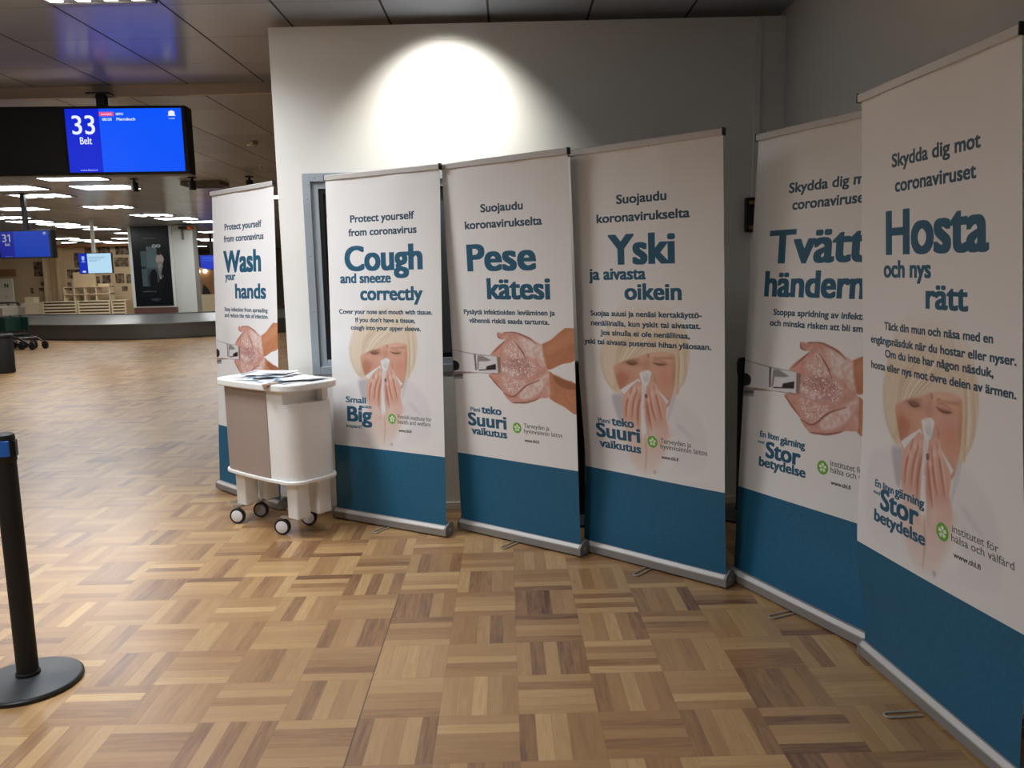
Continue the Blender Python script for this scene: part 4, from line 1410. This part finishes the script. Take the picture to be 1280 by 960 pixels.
# ------------------------------------------------------------------ column with its light box poster
struct(MB().box((-10.46, 23.05, 0), (-8.72, 23.4, ZH)).build('column', M['column'], bevel=0.01))
def poster_img():
    cv = Canvas(0, 0, 440, 1000, 0.6, (10, 14, 20))
    cv.rect(95, 250, 230, 690, (78, 96, 102)); cv.rect(165, 480, 285, 745, (92, 112, 118)); cv.rect(230, 300, 290, 480, (70, 88, 94))
    cv.rect(95, 470, 150, 500, (40, 50, 56))
    cv.rect(60, 130, 330, 235, (18, 22, 26)); cv.rect(90, 180, 250, 192, (90, 100, 100), 1, 3)
    cv.blob(185, 330, 26, 110, (30, 36, 42), 0.9)
    # case and figure
    cv.poly([(190, 250), (195, 420), (225, 460), (265, 440), (275, 330), (268, 240), (230, 215)], (18, 20, 26), 3)
    cv.poly([(270, 560), (285, 640), (330, 650), (362, 600), (350, 545), (300, 540)], (176, 160, 152), 4)
    cv.poly([(292, 640), (300, 690), (318, 700), (330, 680), (328, 645)], (40, 34, 32), 3)
    cv.poly([(285, 540), (290, 440), (300, 330), (322, 330), (326, 430), (348, 545)], (138, 132, 130), 4)
    for k in range(16):
        cv.blob(300 + rng.random() * 40, 340 + rng.random() * 190, 8, 10, (70, 66, 68) if k % 2 else (190, 180, 172), 0.8)
    cv.poly([(285, 250), (300, 330), (330, 330), (345, 240), (310, 205)], (26, 26, 30), 4)
    cv.poly([(170, 95), (300, 95), (240, 60)], (60, 66, 70), 4)
    put_text(cv, 'Samsonite', 130, 290, 842, 24, (120, 128, 134), 0.01)
    for x in (262, 310):
        cv.poly([(x + 27 * math.cos(q), 752 + 22 * math.sin(q)) for q in np.linspace(0, 6.1, 24)], (190, 196, 196), 2, 1, False)
    cv.poly([(310 + 12 * math.cos(q), 752 + 9 * math.sin(q)) for q in np.linspace(0, 6.1, 20)], (20, 24, 30), 2, 1, False)
    cv.poly([(262 + 11 * math.cos(q), 752 + 9 * math.sin(q)) for q in np.linspace(0, 6.1, 20)], (20, 24, 30), 2, 1, False)
    return cv.image('poster_picture')
t = thing('light_box', 'tall dark travel advertisement on the column behind the belt', 'poster', (-10.46, 22.95, 0))
MB().box((0.0, 0.0, 0.74), (1.2, 0.1, 2.98)).build('frame', M['column'], t, bevel=0.006)
pp = MB().box((0.09, -0.006, 0.77), (1.13, 0.002, 2.96)).build('poster', print_mat('poster_print', poster_img(), 0.25), t)
uv_panel(pp, lambda c: ((c.x - 0.09) / 1.04, (c.z - 0.77) / 2.19))
MB().box((0.02, 0.0, 0.5), (1.2, 0.1, 0.73)).build('plinth', M['redplate'], t, bevel=0.006)
t = thing('bracket_sign', 'small dark and orange sign on an arm high on the column', 'sign', (-8.98, 23.05, 2.85))
MB().box((-0.03, -0.03, -0.28), (0.03, 0, 0.06)).build('wall_bracket', M['lamp_frame'], t, bevel=0.004)
MB().box((-0.02, -0.25, 0.0), (0.22, -0.02, 0.07)).build('panel', M['black'], t, bevel=0.006)
MB().box((0.22, -0.25, 0.0), (0.32, -0.02, 0.07)).build('end', M['orange'], t, bevel=0.006)

# ------------------------------------------------------------------ exhibition on the far side of the belt
ex = thing('exhibition_wall', 'beige plywood exhibition wall with pictures beyond the belt', 'exhibition wall', (-12.9, 26.0, 0))
MB().box((-1.45, 0, 0), (1.35, 0.08, 2.62)).build('panel', M['ply'], ex, bevel=0.004)
for xx in (-1.52, -1.1):
    MB().box((xx, -0.3, 0), (xx + 0.09, 0.0, 2.75)).build('upright', M['ply'], ex, bevel=0.004)
MB().box((-1.5, -0.3, 2.55), (1.35, 0.0, 2.63)).build('top_beam', M['ply_dark'], ex, bevel=0.004)
ex2 = thing('exhibition_wall', 'beige plywood exhibition wall at the left behind the luggage carts', 'exhibition wall', (-15.6, 26.0, 0))
MB().box((-1.6, 0, 0), (1.12, 0.08, 2.28)).build('panel', M['ply'], ex2, bevel=0.004)
MB().box((-1.6, -0.1, 1.72), (0.2, 0.0, 1.92)).build('shelf_panel', M['ply_dark'], ex2, bevel=0.004)
PH = [(-13.57, -13.39, 1.93, 2.38), (-13.82, -13.37, 1.59, 1.87), (-12.26, -11.84, 2.29, 2.54), (-12.32, -11.89, 1.92, 2.20), (-11.82, -11.70, 1.80, 2.22), (-12.74, -12.49, 1.37, 1.67), (-12.33, -12.06, 1.41, 1.71),
      (-11.99, -11.71, 1.40, 1.68), (-14.85, -14.56, 1.68, 2.13), (-14.53, -14.50, 1.68, 1.86), (-14.69, -14.56, 1.39, 1.51), (-15.02, -14.94, 1.15, 1.33), (-14.75, -14.61, 1.22, 1.32), (-13.22, -13.02, 2.33, 2.52), (-12.81, -12.43, 2.30, 2.53),
      (-13.85, -13.73, 1.22, 1.47), (-13.29, -12.83, 1.43, 1.63), (-12.15, -11.98, 1.16, 1.31)]
def photo_mat(k):
    mt = bpy.data.materials.new('photo_print_%d' % k)
    mt.use_nodes = True
    nt = mt.node_tree
    tc = nt.nodes.new('ShaderNodeTexCoord')
    mp = nt.nodes.new('ShaderNodeMapping')
    mp.inputs['Location'].default_value = (k * 3.1, 0, k * 1.7)
    nz = nt.nodes.new('ShaderNodeTexNoise')
    nz.inputs['Scale'].default_value = 9
    nz.inputs['Detail'].default_value = 3
    nt.links.new(tc.outputs['Object'], mp.inputs[0]); nt.links.new(mp.outputs[0], nz.inputs['Vector'])
    rp = nt.nodes.new('ShaderNodeValToRGB')
    e = rp.color_ramp.elements
    e[0].position, e[0].color = 0.36, (*lin((40, 34, 30)), 1)
    e[1].position, e[1].color = 0.7, (*lin((158, 134, 106)), 1)
    nt.links.new(nz.outputs['Fac'], rp.inputs[0])
    nt.links.new(rp.outputs[0], nt.nodes['Principled BSDF'].inputs['Base Color'])
    return mt
pm = [photo_mat(k) for k in range(4)]
PLAB = ['upright photograph left of the white screen', 'wide photograph below and left of the white screen', 'large dark photograph at the top right', 'landscape photograph in the middle of the right column', 'narrow photograph beside the column', 'dark photograph below the white screen',
        'upright photograph low in the right column', 'square photograph low beside the column', 'tall dark drawing behind the luggage carts', 'thin dark strip beside the tall drawing', 'small square picture under the tall drawing', 'small upright picture beside the white board', 'small low picture above the cream plinth',
        'small photograph at the top above the white screen', 'dark photograph at the top right of the white screen', 'small pale picture at the lower left', 'wide pale picture behind the model stand', 'small low picture at the right end']
for k, (x0, x1, z0, z1) in enumerate(PH):
    hw, hh = (x1 - x0) / 2, (z1 - z0) / 2
    o = MB().box((-hw, -0.012, -hh), (hw, 0, hh)).build('photo_print', pm[k % 4])
    o.location = ((x0 + x1) / 2, 25.998, (z0 + z1) / 2)
    tag(o, PLAB[k] + ', on the exhibition wall', 'picture', 'pictures on the exhibition walls')
# slatted benches, model stand, boards, plinth
sb = None
for k, (x0, x1, lb) in enumerate(((-14.16, -13.12, 'long pale slatted crate on the left, below the exhibition wall'), (-13.08, -12.1, 'long pale slatted crate in the middle, below the exhibition wall'), (-12.06, -11.62, 'short pale slatted crate at the right end, beside the column'))):
    t = thing('slatted_crate', lb, 'crate', (x0, 25.0, 0), 0, 'slatted crates below the exhibition wall')
    L_ = x1 - x0
    for xx in (0, L_ - 0.04):
        MB().box((xx, 0.0, 0), (xx + 0.04, 0.5, 0.88)).build('end_frame', M['ply_slat'], t)
    sm = MB()
    for j in range(9):
        sm.box((0.04, 0.01, 0.05 + j * 0.092), (L_ - 0.04, 0.03, 0.1 + j * 0.092))
    sm.build('slats', M['ply_slat'], t)
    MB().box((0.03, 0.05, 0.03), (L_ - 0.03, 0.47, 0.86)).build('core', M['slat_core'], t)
    MB().box((0, 0, 0.88), (L_, 0.5, 0.91)).build('lid', M['ply_slat'], t)
t = thing('model_stand', 'pale open wooden model stand on top of the slatted crates', 'model stand', (-13.1, 25.25, 0.91))
for xx in (-0.42, -0.12, 0.2, 0.55, 0.95):
    MB().box((xx, -0.15, 0), (xx + 0.035, 0.15, 0.42)).build('post', M['ply_slat'], t)
for zz in (0.18, 0.4):
    MB().box((-0.42, -0.16, zz), (0.985, 0.16, zz + 0.03)).build('shelf', M['ply'], t)
MB().box((-0.16, -0.02, 0.43), (0.5, 0.06, 0.86)).build('back_board', M['ply'], t, bevel=0.004)
MB().box((0.62, -0.1, 0.43), (0.95, 0.1, 0.5)).build('tray', M['ply_slat'], t, bevel=0.004)
t = thing('display_board', 'off-white display board with a small N mark, behind the luggage carts', 'board', (-15.1, 25.2, 0))
MB().box((-1.3, 0, 0.05), (0.0, 0.06, 1.62)).build('board', M['white_board'], t, bevel=0.006)
MB().box((-1.3, -0.3, 0.0), (0.02, 0.3, 0.05)).build('foot', M['white_board'], t, bevel=0.006)
nmk = MB()
for a, b, c_, d_ in ((-0.24, 1.36, -0.215, 1.48), (-0.145, 1.36, -0.12, 1.48)):
    nmk.box((a, -0.008, b), (c_, 0.0, d_))
nmk.add([(-0.24, -0.008, 1.48), (-0.215, -0.008, 1.48), (-0.12, -0.008, 1.36), (-0.145, -0.008, 1.36), (-0.24, 0, 1.48), (-0.215, 0, 1.48), (-0.12, 0, 1.36), (-0.145, 0, 1.36)], [(0, 1, 2, 3), (7, 6, 5, 4), (0, 3, 7, 4), (1, 5, 6, 2), (0, 4, 5, 1), (3, 2, 6, 7)])
nmk.build('mark', M['black'], t)
for zz, wd in ((1.1, 0.1), (1.05, 0.08), (0.92, 0.12), (0.88, 0.14)):
    MB().box((-0.26, -0.006, zz), (-0.26 + wd, 0, zz + 0.014)).build('text_line', M['brown_card'], t)
t = thing('plinth', 'cream plinth between the display board and the slatted crates', 'plinth', (-14.5, 25.1, 0))
MB().box((-0.3, 0, 0.0), (0.3, 0.5, 0.5)).build('base', M['ply_slat'], t, bevel=0.006)
MB().box((-0.33, -0.03, 0.5), (0.3, 0.5, 0.88)).build('box', M['cream'], t, bevel=0.006)
MB().box((-0.28, 0.1, 0.88), (0.0, 0.4, 1.05)).build('model_block', M['cream'], t, bevel=0.006)

# white information screen on its pole
def info_img():
    cv = Canvas(0, 0, 770, 470, 0.4, (176, 214, 236))
    cv.rect(0, 0, 205, 470, (16, 40, 170))
    cv.poly([(70, 330), (70, 410), (140, 410), (140, 330), (105, 300)], (150, 180, 230), 3, 1, False)
    cv.rect(60, 270, 150, 285, (190, 205, 240)); cv.rect(70, 20, 150, 60, (190, 205, 240))
    for z, x1 in ((380, 640), (350, 600), (310, 520), (285, 430)):
        cv.rect(230, z, x1, z + 10, (110, 140, 170), 0.8, 2)
    return cv.image('info_picture')
t = thing('info_screen', 'pale lit information screen hanging in front of the exhibition wall', 'screen', (-10.34, 20.0, 1.68), math.radians(0))
MB().box((0, 0, 0), (0.8, 0.07, 0.49)).build('housing', M['black'], t, bevel=0.006)
p_ = MB().box((0.01, -0.004, 0.012), (0.785, 0.001, 0.478)).build('lit_panel', print_mat('info_screen_picture', info_img(), 0.3, 0.9), t)
uv_panel(p_, lambda c: ((c.x - 0.01) / 0.775, (c.z - 0.012) / 0.466))
MB().box((0.33, 0.02, 0.47), (0.41, 0.06, ZH - 1.68)).build('hanger', M['column'], t, bevel=0.004)
# blue screens seen past the column
def blue_img():
    cv = Canvas(0, 0, 600, 400, 0.3, (10, 50, 200))
    cv.rect(0, 0, 120, 400, (6, 14, 50))
    for z in (330, 290, 240):
        cv.rect(150, z, 420, z + 16, (60, 110, 230), 1, 3)
    return cv.image('blue_picture')
bi = blue_img()
for x, y, lb, e_ in ((-10.65, 28.0, 'far blue screen seen between the column and the first banner', 0.7),):
    t = thing('wall_screen', lb, 'screen', (x, y, 1.78))
    MB().box((0, 0, 0), (1.3, 0.1, 0.5)).build('housing', M['black'], t, bevel=0.006)
    p_ = MB().box((0.02, -0.004, 0.02), (1.28, 0.001, 0.48)).build('lit_panel', print_mat('far_screen_picture', bi, 0.3, e_), t)
    uv_panel(p_, lambda c: ((c.x - 0.02) / 1.26, (c.z - 0.02) / 0.46))
    MB().box((0.6, 0.03, 0.49), (0.66, 0.09, ZH - 1.78)).build('hanger', M['black'], t)
t = thing('gable_model', 'brown slanted wooden panel on a cream base beyond the column', 'model', (-9.4, 26.0, 0))
MB().prism([(-0.6, 1.0), (0.75, 1.0), (0.2, 1.72), (-0.35, 1.85), (-0.52, 1.6)], 0.0, 0.08, 0, lambda x, z, y: (x, y, z)).build('gable_panel', M['ply_dark'], t)
MB().box((-0.7, -0.2, 0.0), (0.8, 0.5, 1.0)).build('base', M['cream'], t, bevel=0.008)
MB().prism([(-0.25, 1.0), (0.02, 1.0), (-0.08, 1.2), (-0.2, 1.32)], -0.02, 0.0, 0, lambda x, z, y: (x, y, z)).build('opening', M['black'], t)
for xx in (-0.32, -0.1):
    MB().lathe([(0.0, -0.06), (0.05, -0.045), (0.065, 0.0), (0.05, 0.045), (0.0, 0.06)], 16, (xx, -0.06, 1.72), Matrix.Rotation(PI / 2, 3, 'X')).build('lamp_bulb', mat('lit_bulb', (255, 250, 235), 0.4, vary=0, emit=5), t, True)

# ------------------------------------------------------------------ luggage carts, nested in a row
def luggage_cart(x, y, rz, label):
    t = thing('luggage_cart', label, 'luggage cart', (x, y, 0), rz, 'nested luggage carts by the belt')
    fr = MB()
    for s in (-0.3, 0.3):
        fr.tube([(-0.42, s, 0.12), (-0.42, s, 0.5), (-0.5, s, 0.98)], 0.018, 8)
        fr.tube([(-0.45, s, 0.33), (0.1, s * 0.72, 0.26), (0.42, s * 0.62, 0.12)], 0.018, 8)
    fr.tube([(-0.42, -0.3, 0.34), (-0.42, 0.3, 0.34)], 0.018, 8)
    fr.tube([(0.1, -0.215, 0.26), (0.1, 0.215, 0.26)], 0.016, 8)
    fr.build('frame', M['cart_frame'], t, True)
    MB().tube([(-0.5, -0.33, 1.0), (-0.54, -0.3, 1.05), (-0.55, 0.0, 1.06), (-0.54, 0.3, 1.05), (-0.5, 0.33, 1.0)], 0.022, 8).build('handle', M['black'], t, True)
    MB().box((-0.5, -0.29, 0.76), (-0.47, 0.29, 0.97)).build('ad_panel', M['cart_ad'], t, bevel=0.01)
    MB().box((-0.46, -0.27, 0.4), (-0.44, 0.27, 0.72)).build('back_panel', M['cart_green'], t, bevel=0.01)
    for s in (-0.28, 0.28):
        MB().box((-0.46, s - 0.01, 0.42), (-0.2, s + 0.01, 0.72)).build('side_panel', M['cart_green'], t, bevel=0.006)
        MB().box((-0.5, s - 0.012, 0.76), (-0.24, s + 0.012, 0.95)).build('basket_side', M['cart_ad'], t, bevel=0.006)
    MB().box((-0.43, -0.25, 0.33), (-0.18, 0.25, 0.35)).build('deck', M['cart_frame'], t, bevel=0.004)
    for xx, s, r in ((-0.36, -0.28, 0.09), (-0.36, 0.28, 0.09), (0.42, -0.165, 0.095), (0.42, 0.165, 0.095)):
        MB().lathe([(0.0, -0.025), (r * 0.8, -0.025), (r, -0.015), (r, 0.015), (r * 0.8, 0.025), (0.0, 0.025)], 20, (xx, s, r), Matrix.Rotation(PI / 2, 3, 'X')).build('wheel', M['tyre'], t, True)
    return t
lc = luggage_cart(-11.08, 18.75, math.radians(-22), 'luggage cart at the front end of the nested row')
for k, lb in enumerate(('luggage cart second in the nested row', 'luggage cart third in the nested row', 'luggage cart at the far left of the nested row')):
    dup(lc, (-11.08 - 0.3 * (k + 1), 18.75 + 0.1 * (k + 1), 0), math.radians(-22), lb)
# dark bin at the left edge
t = thing('waste_bin', 'dark round waste bin standing before the luggage carts', 'bin', (-8.63, 13.9, 0))
MB().lathe([(0.17, 0.0), (0.18, 0.01), (0.185, 0.6), (0.18, 0.61)], 32).build('body', M['post_black'], t, True)
MB().lathe([(0.195, 0.6), (0.198, 0.64), (0.18, 0.66), (0.12, 0.665), (0.115, 0.62), (0.0, 0.6)], 32).build('lid', M['black'], t, True)
